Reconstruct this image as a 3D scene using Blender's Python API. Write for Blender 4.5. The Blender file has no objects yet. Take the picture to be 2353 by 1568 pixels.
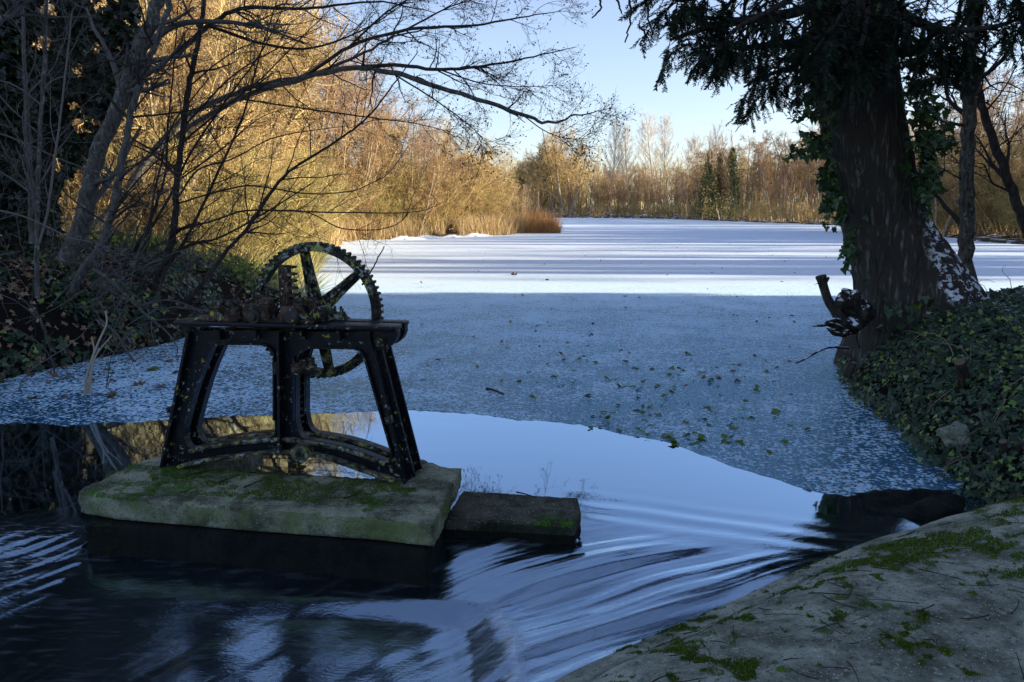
import bpy, math, random
import numpy as np
from mathutils import Vector, noise as mnoise
from mathutils.geometry import tessellate_polygon
R = math.radians
SC = bpy.context.scene
COL = SC.collection
random.seed(7)

# ------------------------------------------------------------ camera, world, sun
PITCH = R(9.74)
CAMZ = 1.75
cam_d = bpy.data.cameras.new("camera"); cam = bpy.data.objects.new("camera", cam_d); COL.objects.link(cam)
cam.location = (0, 0, CAMZ); cam.rotation_euler = (R(90) - PITCH, 0, 0)
cam_d.sensor_width = 36; cam_d.lens = 36 * 1800 / 2353; cam_d.clip_start = 0.05; cam_d.clip_end = 3000
SC.camera = cam
SUN_EL, SUN_AZ = 14.0, 3.0
w = bpy.data.worlds.new("World"); SC.world = w; w.use_nodes = True
nt = w.node_tree; nt.nodes.clear()
sky = nt.nodes.new('ShaderNodeTexSky'); sky.sky_type = 'NISHITA'; sky.sun_disc = False
sky.sun_elevation = R(SUN_EL); sky.sun_rotation = R(90 + SUN_AZ); sky.altitude = 50
sky.air_density = 1.0; sky.dust_density = .6; sky.ozone_density = 3.0
hs = nt.nodes.new('ShaderNodeHueSaturation'); hs.inputs['Saturation'].default_value = .84
bg = nt.nodes.new('ShaderNodeBackground'); bg.inputs[1].default_value = 0.095
ou = nt.nodes.new('ShaderNodeOutputWorld')
nt.links.new(sky.outputs[0], hs.inputs['Color']); tn = nt.nodes.new('ShaderNodeMix'); tn.data_type = 'RGBA'; tn.blend_type = 'MULTIPLY'; tn.inputs[0].default_value = 1; tn.inputs[7].default_value = (1.0, .91, .95, 1); nt.links.new(hs.outputs[0], tn.inputs[6]); nt.links.new(tn.outputs[2], bg.inputs[0]); nt.links.new(bg.outputs[0], ou.inputs[0])
sd_ = bpy.data.lights.new("sun", 'SUN'); sd_.energy = 4.0; sd_.angle = R(0.9); sd_.color = (1.0, 0.87, 0.66)
sun = bpy.data.objects.new("sun", sd_); COL.objects.link(sun)
sun.rotation_euler = (0, R(90 - SUN_EL), R(-SUN_AZ))
SC.view_settings.view_transform = 'Standard'; SC.view_settings.look = 'None'
SC.view_settings.exposure = 1.72; SC.view_settings.gamma = 1

# ------------------------------------------------------------ helpers
def ray(px, py):
    u = (px - 1176.5) / 1800; v = (784 - py) / 1800
    c, s = math.cos(PITCH), math.sin(PITCH)
    return np.array([u, c + v * s, -s + v * c])
def G(px, py, z=0.0):
    d = ray(px, py); t = (z - CAMZ) / d[2]; return np.array([d[0] * t, d[1] * t, z])
def at(px, py, Y):
    d = ray(px, py); t = Y / d[1]; return np.array([d[0] * t, Y, CAMZ + d[2] * t])

def tag(o, label=None, cat=None, group=None, kind=None):
    if label: o['label'] = label
    if cat: o['category'] = cat
    if group: o['group'] = group
    if kind: o['kind'] = kind
    return o
def empty(name, loc=(0, 0, 0), label=None, cat=None, group=None):
    o = bpy.data.objects.new(name, None); COL.objects.link(o); o.location = loc; o.empty_display_size = .2
    return tag(o, label, cat, group)
def mesh(name, parts, smooth=True):
    """parts: list of (V (n,3), F (m,3|4))"""
    Vs, loops, starts, tot = [], [], [], []
    off = 0; ls = 0
    for V, F in parts:
        V = np.asarray(V, dtype=np.float32); F = np.asarray(F, dtype=np.int32)
        if len(F) == 0: continue
        Vs.append(V); k = F.shape[1]
        loops.append((F + off).ravel()); n = len(F)
        starts.append(ls + np.arange(n) * k); tot.append(np.full(n, k)); ls += n * k; off += len(V)
    V = np.concatenate(Vs); L = np.concatenate(loops); S = np.concatenate(starts).astype(np.int32); T = np.concatenate(tot).astype(np.int32)
    me = bpy.data.meshes.new(name)
    me.vertices.add(len(V)); me.vertices.foreach_set('co', V.ravel())
    me.loops.add(len(L)); me.loops.foreach_set('vertex_index', L.astype(np.int32))
    me.polygons.add(len(S)); me.polygons.foreach_set('loop_start', S); me.polygons.foreach_set('loop_total', T)
    me.polygons.foreach_set('use_smooth', np.full(len(S), smooth))
    me.update(calc_edges=True)
    return me
def obj(name, parts, mat, parent=None, smooth=True, loc=None):
    me = mesh(name, parts, smooth); me.materials.append(mat)
    o = bpy.data.objects.new(name, me); COL.objects.link(o)
    if parent: o.parent = parent
    if loc is not None: o.location = loc
    return o
def copy_tree(o, parent=None):
    c = o.copy(); COL.objects.link(c)
    if parent: c.parent = parent
    for ch in list(o.children): copy_tree(ch, c)
    return c

def nrm(a): return a / np.maximum(np.linalg.norm(a, axis=-1, keepdims=True), 1e-9)
def spline(pts, n):
    """catmull-rom through pts (k,d) -> (n,d)"""
    P = np.asarray(pts, float); k = len(P)
    if k == 2: return P[0] + (P[1] - P[0]) * np.linspace(0, 1, n)[:, None]
    E = np.vstack([2 * P[0] - P[1], P, 2 * P[-1] - P[-2]])
    t = np.linspace(0, k - 1 - 1e-6, n); i = t.astype(int); f = (t - i)[:, None]
    a, b, c, d = E[i], E[i + 1], E[i + 2], E[i + 3]
    return .5 * (2 * b + (c - a) * f + (2 * a - 5 * b + 4 * c - d) * f ** 2 + (3 * b - a - 3 * c + d) * f ** 3)
def tube(P, Rr, k=3, caps=False):
    """P (M,n,3) Rr (M,n)"""
    P = np.asarray(P, float); Rr = np.asarray(Rr, float)
    if P.ndim == 2: P = P[None]; Rr = Rr[None]
    M, n, _ = P.shape
    T = nrm(np.gradient(P, axis=1))
    mean = nrm(T.mean(axis=1)); ref = np.where(np.abs(mean[:, 2:3]) > .8, np.array([[1., 0.13, 0]]), np.array([[0., 0, 1.]]))
    A = nrm(np.cross(T, np.broadcast_to(ref[:, None, :], T.shape))); B = np.cross(T, A)
    th = np.arange(k) * 2 * math.pi / k
    V = P[:, :, None, :] + Rr[:, :, None, None] * (A[:, :, None, :] * np.cos(th)[None, None, :, None] + B[:, :, None, :] * np.sin(th)[None, None, :, None])
    base = (np.arange(M) * n * k)[:, None, None]; i = (np.arange(n - 1) * k)[None, :, None]; j = np.arange(k)[None, None, :]; j2 = (j + 1) % k
    F = np.stack([base + i + j, base + i + j2, base + i + k + j2, base + i + k + j], axis=-1).reshape(-1, 4)
    V = V.reshape(-1, 3); out = [(V, F)]
    if caps and M == 1:
        V2 = np.vstack([V, P[0, 0], P[0, -1]]); c0 = len(V); c1 = c0 + 1
        jj = np.arange(k); j3 = (jj + 1) % k
        Fc = np.concatenate([np.stack([np.full(k, c0), j3, jj], 1), np.stack([np.full(k, c1), (n - 1) * k + jj, (n - 1) * k + j3], 1)])
        out = [(V2, F), (V2, Fc)]
    return out
def lin(a, b, n): return np.linspace(a, b, n)
def grow(P, Rr, rng, c, t0, t1, ang, L, npts, rf, wob=.25, trop=(0, 0, 0), endr=.3, taperL=.5, minr=.0015, bias=None):
    """children polylines from parents, vectorised"""
    M, n, _ = P.shape
    N = M * c; par = np.repeat(np.arange(M), c)
    t = rng.uniform(t0, t1, N); f = t * (n - 1); i = np.minimum(f.astype(int), n - 2); f = f - i
    p = P[par, i] * (1 - f[:, None]) + P[par, i + 1] * f[:, None]
    r = Rr[par, i] * (1 - f) + Rr[par, i + 1] * f
    tg = nrm(P[par, i + 1] - P[par, i])
    rd = rng.normal(size=(N, 3))
    if bias is not None: rd = rd + np.asarray(bias)
    perp = nrm(rd - (rd * tg).sum(1, keepdims=True) * tg)
    a = np.radians(rng.uniform(ang[0], ang[1], N))[:, None]
    d = nrm(np.cos(a) * tg + np.sin(a) * perp)
    ln = L * rng.uniform(.55, 1.15, N) * (1 - taperL * (t - t0) / max(t1 - t0, 1e-6))
    st = (ln / (npts - 1))[:, None]
    out = np.empty((N, npts, 3)); out[:, 0] = p; tr = np.asarray(trop, float)
    for k in range(1, npts):
        d = nrm(d + wob * rng.normal(size=(N, 3)) + tr * (1.0 / npts))
        p = p + d * st; out[:, k] = p
    r0 = np.maximum(r * rf, minr); tt = np.linspace(0, 1, npts)[None, :]
    return out, r0[:, None] * (1 - (1 - endr) * tt)

def scatter(TV, TF, pos, B, s):
    """template TV (k,3), TF; pos (N,3); B (N,3,3) rows = axes x,y,z ; s (N,)"""
    N = len(pos); k = len(TV)
    V = np.einsum('kj,njd->nkd', TV, B) * s[:, None, None] + pos[:, None, :]
    F = (TF[None] + (np.arange(N) * k)[:, None, None]).reshape(-1, TF.shape[1])
    return V.reshape(-1, 3), F
def basis(nrmv, rng, up=None):
    """frames with z = normal, random or given spin; returns (N,3,3)"""
    z = nrm(nrmv); N = len(z)
    a = rng.normal(size=(N, 3)) if up is None else up + rng.normal(size=(N, 3)) * .35
    y = nrm(a - (a * z).sum(1, keepdims=True) * z); x = np.cross(y, z)
    return np.stack([x, y, z], axis=1)
# leaf templates (y = along leaf, z = normal)
IVY_V = np.array([[0, 0, 0], [.38, -.08, .04], [.5, .22, -.02], [.27, .38, .03], [.2, .62, .02], [0, 1.0, -.1], [-.2, .62, .02], [-.27, .38, .03], [-.5, .22, -.02], [-.38, -.08, .04], [0, .4, -.03]])
IVY_F = np.array([[10, i, i + 1] for i in range(9)] + [[10, 9, 0]])
LEAF_V = np.array([[0, 0, 0], [.3, .25, .08], [.28, .6, .1], [0, 1, 0.02], [-.28, .6, .1], [-.3, .25, .08], [0, .5, -.02]])
LEAF_F = np.array([[6, 0, 1], [6, 1, 2], [6, 2, 3], [6, 3, 4], [6, 4, 5], [6, 5, 0]])
def syc_template():
    a = np.radians([-90, -55, -28, -8, 15, 38, 62, 76, 90, 104, 118, 142, 165, 188, 208, 235])
    r = np.array([.12, .5, .75, .5, .92, .5, .62, .55, 1.05, .55, .62, .5, .92, .5, .75, .5]) * .55
    V = np.stack([np.cos(a) * r, np.sin(a) * r + .3, .12 * np.sin(a * 3 + 1)], 1)
    V = np.vstack([V, [0, .3, 0]]); n = len(a)
    return V, np.array([[n, i, (i + 1) % n] for i in range(n)])
SYC_V, SYC_F = syc_template()
BLADE_V = np.array([[-.5, 0, 0], [.5, 0, 0], [-.45, .35, .02], [.45, .35, .02], [-.3, .7, .1], [.3, .7, .1], [0, 1, .25]])
BLADE_F = np.array([[0, 1, 3], [0, 3, 2], [2, 3, 5], [2, 5, 4], [4, 5, 6]])

# ------------------------------------------------------------ materials
def mat(name):
    m = bpy.data.materials.new(name); m.use_nodes = True
    t = m.node_tree; t.nodes.clear()
    return m, t
class NB:
    def __init__(s, name):
        s.m, s.t = mat(name); s.out = s.n('ShaderNodeOutputMaterial'); s._g = None; s._tc = None
    def n(s, ty, **kw):
        nd = s.t.nodes.new(ty)
        for k, v in kw.items(): setattr(nd, k, v)
        return nd
    def l(s, a, b): s.t.links.new(a, b)
    def sock(s, inp, v):
        if hasattr(v, 'is_linked') or isinstance(v, bpy.types.NodeSocket): s.l(v, inp)
        elif v is not None: inp.default_value = (tuple(v) + (1,)) if isinstance(v, (tuple, list)) and len(v) == 3 and inp.type == 'RGBA' else v
    def co(s, kind='Object'):
        if s._tc is None: s._tc = s.n('ShaderNodeTexCoord')
        return s._tc.outputs[kind]
    def geo(s, o):
        if s._g is None: s._g = s.n('ShaderNodeNewGeometry')
        return s._g.outputs[o]
    def noise(s, scale, detail=4, rough=.55, vec=None, dist=0, out='Fac'):
        nd = s.n('ShaderNodeTexNoise'); nd.inputs['Scale'].default_value = scale; nd.inputs['Detail'].default_value = detail
        nd.inputs['Roughness'].default_value = rough; nd.inputs['Distortion'].default_value = dist
        s.l(vec if vec is not None else s.co(), nd.inputs['Vector']); return nd.outputs[out]
    def vor(s, scale, vec=None, feature='F1', out='Distance', rand=1):
        nd = s.n('ShaderNodeTexVoronoi'); nd.feature = feature; nd.inputs['Scale'].default_value = scale; nd.inputs['Randomness'].default_value = rand
        s.l(vec if vec is not None else s.co(), nd.inputs['Vector']); return nd.outputs[out]
    def ramp(s, v, lo, hi, a=0., b=1.):
        nd = s.n('ShaderNodeMapRange'); nd.interpolation_type = 'SMOOTHSTEP' if a == 0 and b == 1 else 'LINEAR'
        s.l(v, nd.inputs[0]); nd.inputs[1].default_value = lo; nd.inputs[2].default_value = hi; nd.inputs[3].default_value = a; nd.inputs[4].default_value = b
        return nd.outputs[0]
    def math(s, op, a, b=None, c=None):
        nd = s.n('ShaderNodeMath', operation=op)
        for i, v in enumerate((a, b, c)):
            if v is not None: s.sock(nd.inputs[i], v)
        return nd.outputs[0]
    def mix(s, f, a, b):
        nd = s.n('ShaderNodeMix', data_type='RGBA'); s.sock(nd.inputs[0], f); s.sock(nd.inputs[6], a); s.sock(nd.inputs[7], b); return nd.outputs[2]
    def vmap(s, scale=(1, 1, 1), rot=(0, 0, 0), vec=None):
        nd = s.n('ShaderNodeMapping'); nd.inputs['Scale'].default_value = scale; nd.inputs['Rotation'].default_value = rot
        s.l(vec if vec is not None else s.co(), nd.inputs[0]); return nd.outputs[0]
    def bump(s, h, strength=.5, dist=.02, nrm=None):
        nd = s.n('ShaderNodeBump'); nd.inputs['Strength'].default_value = strength; nd.inputs['Distance'].default_value = dist
        s.l(h, nd.inputs['Height'])
        if nrm is not None: s.l(nrm, nd.inputs['Normal'])
        return nd.outputs[0]
    def pbr(s, col, rough=.8, normal=None, spec=.3, **kw):
        p = s.n('ShaderNodeBsdfPrincipled'); s.sock(p.inputs['Base Color'], col); s.sock(p.inputs['Roughness'], rough)
        s.sock(p.inputs['Specular IOR Level'], spec)
        if normal is not None: s.l(normal, p.inputs['Normal'])
        for k, v in kw.items(): s.sock(p.inputs[k.replace('_', ' ')], v)
        return p
    def end(s, sh): s.l(sh.outputs[0] if hasattr(sh, 'outputs') else sh, s.out.inputs[0]); return s.m
    def xyz(s, v, i):
        nd = s.n('ShaderNodeSeparateXYZ'); s.l(v, nd.inputs[0]); return nd.outputs[i]

def bark(name, c1, c2, sc=6, lichen=None, bumpd=.01, strength=.6, snow=False):
    b = NB(name); v = b.vmap((1, 1, .22)); n1 = b.noise(sc * 3, 6, .65, v)
    n2 = b.noise(sc * .6, 3)
    if snow: n1 = b.math('ADD', b.math('MULTIPLY', n1, .6), b.math('MULTIPLY', b.ramp(b.vor(sc * 2.6, b.vmap((1, 1, .2), vec=b.noise(2.2, 3, .6, out='Color')) if 0 else b.vmap((1, 1, .09)), 'DISTANCE_TO_EDGE'), 0, .3, 0, .5), .22))
    col = b.mix(b.ramp(n1, .35, .62 if snow else .68), c1, c2)
    if lichen:
        lm = b.math('MULTIPLY', b.ramp(b.noise(sc * 2.3, 5, .6), .54, .62), b.ramp(n2, .4, .6)); col = b.mix(lm, col, lichen)
    if snow:
        nz = b.xyz(b.geo('Normal'), 2); sm = b.math('MULTIPLY', b.ramp(nz, .18, .34), b.ramp(b.noise(14, 4, .6, b.vmap((1, 1, .6))), .47, .53))
        sm = b.math('MULTIPLY', b.math('MULTIPLY', b.ramp(nz, .10, .22), b.ramp(b.noise(1, 4, .65, b.vmap((9, 9, 16), (0, .6, 0), b.geo('Position'))), .53, .56)), b.math('MULTIPLY', b.ramp(b.xyz(b.geo('Position'), 0), 4.0, 4.3), b.ramp(b.xyz(b.geo('Position'), 2), 2.2, 1.9))); col = b.mix(sm, col, (.8, .84, .9))
    nr = b.bump(n1, strength, bumpd)
    return b.end(b.pbr(col, .9, nr, .15))
def twig(name, c1, c2):
    b = NB(name); col = b.mix(b.math('POWER', b.geo('Random Per Island'), .8), c1, c2)
    return b.end(b.pbr(col, .8, None, .15))
def leafm(name, c1, c2, c3=None, rough=.45, spec=.35, trans=.12):
    b = NB(name); rp = b.geo('Random Per Island'); col = b.mix(b.ramp(rp, 0, .75), c1, c2)
    if c3: col = b.mix(b.ramp(rp, .86, .94), col, c3)
    p = b.pbr(col, rough, None, spec)
    tr = b.n('ShaderNodeBsdfTranslucent'); b.l(col, tr.inputs[0]); mx = b.n('ShaderNodeMixShader'); mx.inputs[0].default_value = trans
    b.l(p.outputs[0], mx.inputs[1]); b.l(tr.outputs[0], mx.inputs[2]); return b.end(mx)

M = {}
M['twig_gold'] = twig('twig_gold', (.88, .66, .30), (.10, .06, .03))
M['twig_olive'] = twig('twig_olive', (.58, .48, .18), (.12, .09, .035))
M['twig_brown'] = twig('twig_brown', (.56, .37, .21), (.12, .07, .04))
M['twig_white'] = twig('twig_white', (.66, .62, .56), (.34, .30, .26))
M['twig_dark'] = twig('twig_dark', (.05, .042, .035), (.028, .023, .02))
M['twig_grey'] = twig('twig_grey', (.16, .15, .145), (.07, .065, .06))
M['bark_far'] = bark('bark_far', (.22, .17, .11), (.58, .48, .34), 3)
M['bark_white'] = bark('bark_white', (.3, .27, .22), (.6, .56, .5), 3)
M['bark_dark'] = bark('bark_dark', (.022, .019, .016), (.06, .052, .045), 9)
M['bark_grey'] = bark('bark_grey', (.05, .047, .043), (.15, .14, .13), 10, (.2, .22, .19))
M['bark_big'] = bark('bark_big', (.05, .045, .038), (.33, .315, .275), 7, None, .06, 1.0, snow=True)
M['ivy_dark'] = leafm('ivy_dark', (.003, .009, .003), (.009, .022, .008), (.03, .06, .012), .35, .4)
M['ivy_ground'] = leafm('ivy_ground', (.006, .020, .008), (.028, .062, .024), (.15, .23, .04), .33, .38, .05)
M['ivy_lit'] = leafm('ivy_lit', (.06, .12, .02), (.16, .24, .03), (.3, .36, .05), .4, .4, .3)  # lighter ivy copy for the sunny bank, sunlight put into the leaf colour
M['yew'] = leafm('yew', (.006, .016, .008), (.015, .036, .014), None, .5, .3, .03)
M['evergreen'] = leafm('evergreen', (.012, .022, .01), (.03, .045, .015), None, .6, .2, .05)
M['far_ivy'] = leafm('far_ivy', (.04, .055, .015), (.14, .15, .045), (.26, .24, .07), .5, .3, .1)
M['dead_leaf'] = leafm('dead_leaf', (.12, .065, .03), (.3, .2, .11), (.42, .34, .2), .6, .2, .1)
M['green_leaf'] = leafm('green_leaf', (.07, .14, .02), (.18, .24, .04), None, .5, .3, .1)
M['reed'] = leafm('reed', (.34, .22, .09), (.62, .48, .26), (.28, .13, .05), .6, .2, .2)
M['reed_brown'] = leafm('reed_brown', (.26, .12, .045), (.42, .24, .09), None, .6, .2, .2)
M['grass'] = leafm('grass', (.20, .24, .06), (.55, .46, .2), (.65, .55, .3), .6, .2, .2)
M['snow'] = NB('snow').m
b = NB('snowy'); M['snow'] = b.end(b.pbr((.85, .88, .92), .6, b.bump(b.noise(12, 5), .4, .05), .3))

# ------------------------------------------------------------ terrain
SHORE = np.array([(-6, -.5), (-5.4, 3), (-5.1, 5.5), (-5.2, 7.9), (-4.8, 9), (-4.4, 10.2), (-4.5, 12.5), (-4.2, 14.8), (-5.5, 20), (-6.9, 27), (-8.9, 39.4), (-6.5, 42.6), (-4, 45.5), (-1, 48.5),
    (2.5, 58.5), (2, 61), (-3, 66), (-4, 85), (0, 110), (4, 126), (12, 123), (21, 117), (26.6, 91), (29, 80), (30, 73), (27, 52), (23, 40), (23.5, 36), (26, 30), (25, 22), (20, 14.5), (12, 11.2),
    (7, 10.6), (4.9, 9.9), (3.9, 9.0), (3.5, 7.9), (3.25, 7), (3.15, 6.1), (2.95, 5.1), (2.9, 4.2), (3.2, 3), (3.2, -.5)], float)
def sdist(X, Y):
    """positive outside the lake (on land)"""
    P = np.stack([np.ravel(X), np.ravel(Y)], 1).astype(float); d = np.full(len(P), 1e9); ins = np.zeros(len(P), bool)
    A = SHORE; Bp = np.roll(SHORE, -1, 0)
    for a, b_ in zip(A, Bp):
        e = b_ - a; q = P - a; t = np.clip((q @ e) / (e @ e), 0, 1); d = np.minimum(d, np.hypot(*(q - t[:, None] * e).T))
        c = ((a[1] <= P[:, 1]) != (b_[1] <= P[:, 1])) & (P[:, 0] < a[0] + (P[:, 1] - a[1]) / (e[1] if abs(e[1]) > 1e-9 else 1e-9) * e[0]); ins ^= c
    return np.where(ins, -d, d).reshape(np.shape(X))
def vnoise(X, Y, s, seed=0):
    """cheap smooth value noise"""
    rs = np.random.RandomState(seed); T = rs.rand(64, 64); x = np.asarray(X) / s; y = np.asarray(Y) / s
    i = np.floor(x).astype(int); j = np.floor(y).astype(int); f = x - i; g = y - j; f = f * f * (3 - 2 * f); g = g * g * (3 - 2 * g)
    q = lambda a, b_: T[a % 64, b_ % 64]
    return (q(i, j) * (1 - f) + q(i + 1, j) * f) * (1 - g) + (q(i, j + 1) * (1 - f) + q(i + 1, j + 1) * f) * g
def zT(X, Y):
    X = np.asarray(X, float); Y = np.asarray(Y, float); s = sdist(X, Y)
    near = np.clip((17 - Y) / 3, 0, 1) * (np.hypot(X, Y) < 40)
    hm = .28 + near * .62; sc = .9 + (1 - near) * 2
    land = hm * (1 - np.exp(-np.maximum(s, 0) / sc * 1.3)) + .015 * np.maximum(s, 0) * near + .03 * np.minimum(np.maximum(s - 8, 0), 60)
    land = land + (vnoise(X, Y, .7, 1) - .5) * .12 * np.clip(s, 0, 1) + (vnoise(X, Y, 4, 2) - .5) * .5 * np.clip(s / 6, 0, 1)
    bed = -.9 * (1 - np.exp(np.minimum(s, 0) / .5))
    return np.where(s > 0, land, bed)
def axis(segs):
    out = [segs[0][0]]
    for a, b_, st in segs: out += list(np.arange(a + st, b_ + st * .5, st))
    return np.array(out)
def grid(xs, ys, zf):
    X, Y = np.meshgrid(xs, ys); Z = zf(X, Y); V = np.stack([X, Y, Z], -1).reshape(-1, 3); nx, ny = len(xs), len(ys)
    i, j = np.meshgrid(np.arange(nx - 1), np.arange(ny - 1)); a = (j * nx + i).ravel()
    return V, np.stack([a, a + 1, a + 1 + nx, a + nx], 1)
xs = axis([(-1200, -200, 100), (-200, -40, 16), (-40, -10, 1.5), (-10, -2, .25), (-2, 2, .5), (2, 7, .15), (7, 40, 1.2), (40, 200, 16), (200, 1200, 100)])
ys = axis([(-300, -20, 40), (-20, 0, 2), (0, 12, .16), (12, 20, .3), (20, 140, 1.5), (140, 300, 16), (300, 1700, 100)])
b = NB('ground'); n1 = b.noise(.8, 6); n2 = b.noise(14, 6, .7); z = b.xyz(b.geo('Position'), 2)
col = b.mix(b.ramp(n2, .35, .65), (.03, .022, .014), (.12, .09, .05)); col = b.mix(b.ramp(n1, .48, .62), col, (.07, .075, .025))
yv = b.xyz(b.geo('Position'), 1)
sn = b.math('MULTIPLY', b.ramp(b.noise(1.6, 5, .6), .55, .6), b.ramp(yv, 14, 24)); col = b.mix(b.ramp(yv, 15.5, 13), col, (.012, .010, .008)); col = b.mix(sn, col, (.82, .85, .9))  # ground blackened within the tree shade, so shade sits in the colour
M['ground'] = b.end(b.pbr(col, .95, b.bump(n2, .8, .06), .1))
V_, F_ = grid(xs, ys, zT)
tag(obj('ground', [(V_, F_)], M['ground']), kind='structure')

# ------------------------------------------------------------ water and ice
LIP1 = G(1330, 1185)[:2]; LIP2 = np.array([1.62, 3.80])
def sstep(x, a, b_): t = np.clip((x - a) / (b_ - a), 0, 1); return t * t * (3 - 2 * t)
WPATH = spline([(5.5, 4.55), (4.2, 4.5), (2.9, 4.32), (2.1, 4.02), (1.55, 3.70), (.9, 3.22), (.30, 2.80), (.02, 2.56), (-.45, 2.12), (-1.2, 1.35), (-2.4, .2)], 160)
WLEN = np.concatenate([[0], np.cumsum(np.linalg.norm(np.diff(WPATH, axis=0), axis=1))]) - 4.2
def flow(X, Y):
    d = np.full(np.shape(X), 99.); sa = np.zeros(np.shape(X)); sg = np.ones(np.shape(X))
    for k in range(len(WPATH) - 1):
        a, c = WPATH[k], WPATH[k + 1]; e = c - a; t = np.clip(((X - a[0]) * e[0] + (Y - a[1]) * e[1]) / (e @ e), 0, 1); dx = X - a[0] - t * e[0]; dy = Y - a[1] - t * e[1]; dd = np.hypot(dx, dy); m = dd < d
        d = np.where(m, dd, d); sa = np.where(m, WLEN[k] + t * (WLEN[k + 1] - WLEN[k]), sa); sg = np.where(m, np.sign(-(e[0] * dy - e[1] * dx)), sg)
    return sa, d * sg
def zW(X, Y):
    # downstream distance from the right hand lip and from the left hand gap
    e = nrm(LIP2 - LIP1); nd = np.array([e[1], -e[0]])
    if nd[1] > 0: nd = -nd
    q = (X - LIP1[0]) * nd[0] + (Y - LIP1[1]) * nd[1]
    front = Y < 4.25 + .0 * X - .12 * (X + 2.1)
    d1 = sstep(q, -.1, 1.0)
    ql = 4.05 - Y - .15 * (X + 2.4) + (vnoise(X, Y, .25, 5) - .5) * .12
    d2 = sstep(ql, -.1, .35)
    m = sstep(X, -1.4, -.2)          # right: slow chute, left: pool
    drop = np.where(front | (X > .35), d1, 0) * m + np.where(X < -2.25, d2, (Y < 4.0).astype(float)) * (1 - m)
    z = -(.030 + .055 * sstep(4.05 - Y, 0, 1.0)) * drop
    # chute, hydraulic fold and ripples running parallel to the curved ledge
    sa, va = flow(X, Y)
    start = sstep(q, .0, .5); chute = start * sstep(va, 1.75, 1.2) * sstep(va, -.02, .05) * (.12 + .88 * sstep(X + .25 * (vnoise(X, Y, .3, 55) - .5), -.40, .10))
    fan = 1 + .28 * np.maximum(sa - 1.0, 0); wv = va - .42 * sa + .135 * sa ** 2 + .05 * (vnoise(sa * .9, va, .5, 9) - .5) + .035 * np.sin(sa * 2.1 + va * 2)
    env = .25 + .9 * vnoise(sa * 1.1, va * 7, 1., 12); env2 = vnoise(sa * 1.5, va * 9, 1., 14)
    rip = .017 * env * np.sin(wv * 15 + 1.2 * np.sin(sa * 1.3)) + .0085 * env2 * np.sin(wv * 31 + 1.0 + 2 * vnoise(sa, va * 3, .8, 3)) + .0035 * env * np.sin(wv * 63 + 2 + 2 * vnoise(sa, va * 3, .5, 23)) + .0012 * np.sin(wv * 150 + 5 * vnoise(sa, va * 2, .6, 5)) * vnoise(sa * 2, va * 5, 1., 16)
    z = z + rip * chute
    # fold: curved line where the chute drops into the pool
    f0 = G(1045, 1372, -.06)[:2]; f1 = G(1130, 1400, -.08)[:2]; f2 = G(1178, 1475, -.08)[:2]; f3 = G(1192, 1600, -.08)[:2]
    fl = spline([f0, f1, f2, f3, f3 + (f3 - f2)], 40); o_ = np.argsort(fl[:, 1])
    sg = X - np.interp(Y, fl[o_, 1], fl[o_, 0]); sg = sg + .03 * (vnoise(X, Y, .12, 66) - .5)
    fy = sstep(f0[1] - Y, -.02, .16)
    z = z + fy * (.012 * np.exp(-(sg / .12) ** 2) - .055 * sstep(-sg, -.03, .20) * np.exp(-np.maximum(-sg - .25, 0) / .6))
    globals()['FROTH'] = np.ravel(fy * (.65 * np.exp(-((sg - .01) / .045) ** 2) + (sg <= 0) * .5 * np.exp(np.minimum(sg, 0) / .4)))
    # waves at the left gap
    lg = (X < -2.2) * sstep(ql, -.25, .1)
    us = X * .62 + Y * .78; vs = X * .78 - Y * .62
    z = z + lg * np.exp(-np.maximum(ql - .3, 0) / .6) * (.0035 * np.sin(vs * 60 + 5 * vnoise(X, Y, .25, 8)) + .004 * (vnoise(us * .5, vs * 3, .1, 4) - .5) + .002 * np.sin(vs * 130 + 3 * vnoise(X, Y, .2, 18)))
    # calm ripples just upstream of the lip and eddy rings by the ledge
    ups = .5 * np.exp(-((q + .12) / .22) ** 2) * sstep(X, .2, .6)
    z = z + ups * .004 * np.sin(q * 32 + 2 * vnoise(X, Y, .4, 21)) 
    z = z + .0012 * (vnoise(X, Y, .09, 31) - .5) * sstep(4.1 - Y, 0, .3) * (X < .6)
    return z
b = NB('water'); P_ = b.geo('Position'); x = b.xyz(P_, 0); y = b.xyz(P_, 1); 
nn = b.noise(9, 3, .5, b.vmap((1, 1.8, 1), (0, 0, .4), P_)); down = b.ramp(y, 4.35, 3.95, 0., 1.)
fine = b.noise(45, 3, .6, b.vmap((1, 2.2, 1), (0, 0, -.66), P_))
h = b.math('ADD', b.math('MULTIPLY', nn, b.math('MULTIPLY', down, 1.0)), b.math('MULTIPLY', b.math('MULTIPLY', fine, .35), down))
calm = b.noise(2.2, 2, .5, b.vmap((.6, 2.2, 1), (0, 0, 0), P_)); h = b.math('ADD', h, b.math('MULTIPLY', calm, .25))
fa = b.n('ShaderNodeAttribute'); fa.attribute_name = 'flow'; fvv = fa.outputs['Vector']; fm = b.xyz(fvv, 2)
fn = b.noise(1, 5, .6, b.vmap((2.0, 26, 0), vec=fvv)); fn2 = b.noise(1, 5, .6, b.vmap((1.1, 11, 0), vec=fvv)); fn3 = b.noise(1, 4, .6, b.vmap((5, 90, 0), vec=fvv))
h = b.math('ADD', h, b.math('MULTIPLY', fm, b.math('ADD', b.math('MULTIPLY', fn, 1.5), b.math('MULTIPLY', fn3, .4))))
nr = b.bump(h, .16, .012)
rg = b.ramp(b.math('MULTIPLY', down, b.ramp(x, .9, -.3, .3, 1.)), 0, 1, .03, .10)
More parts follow.
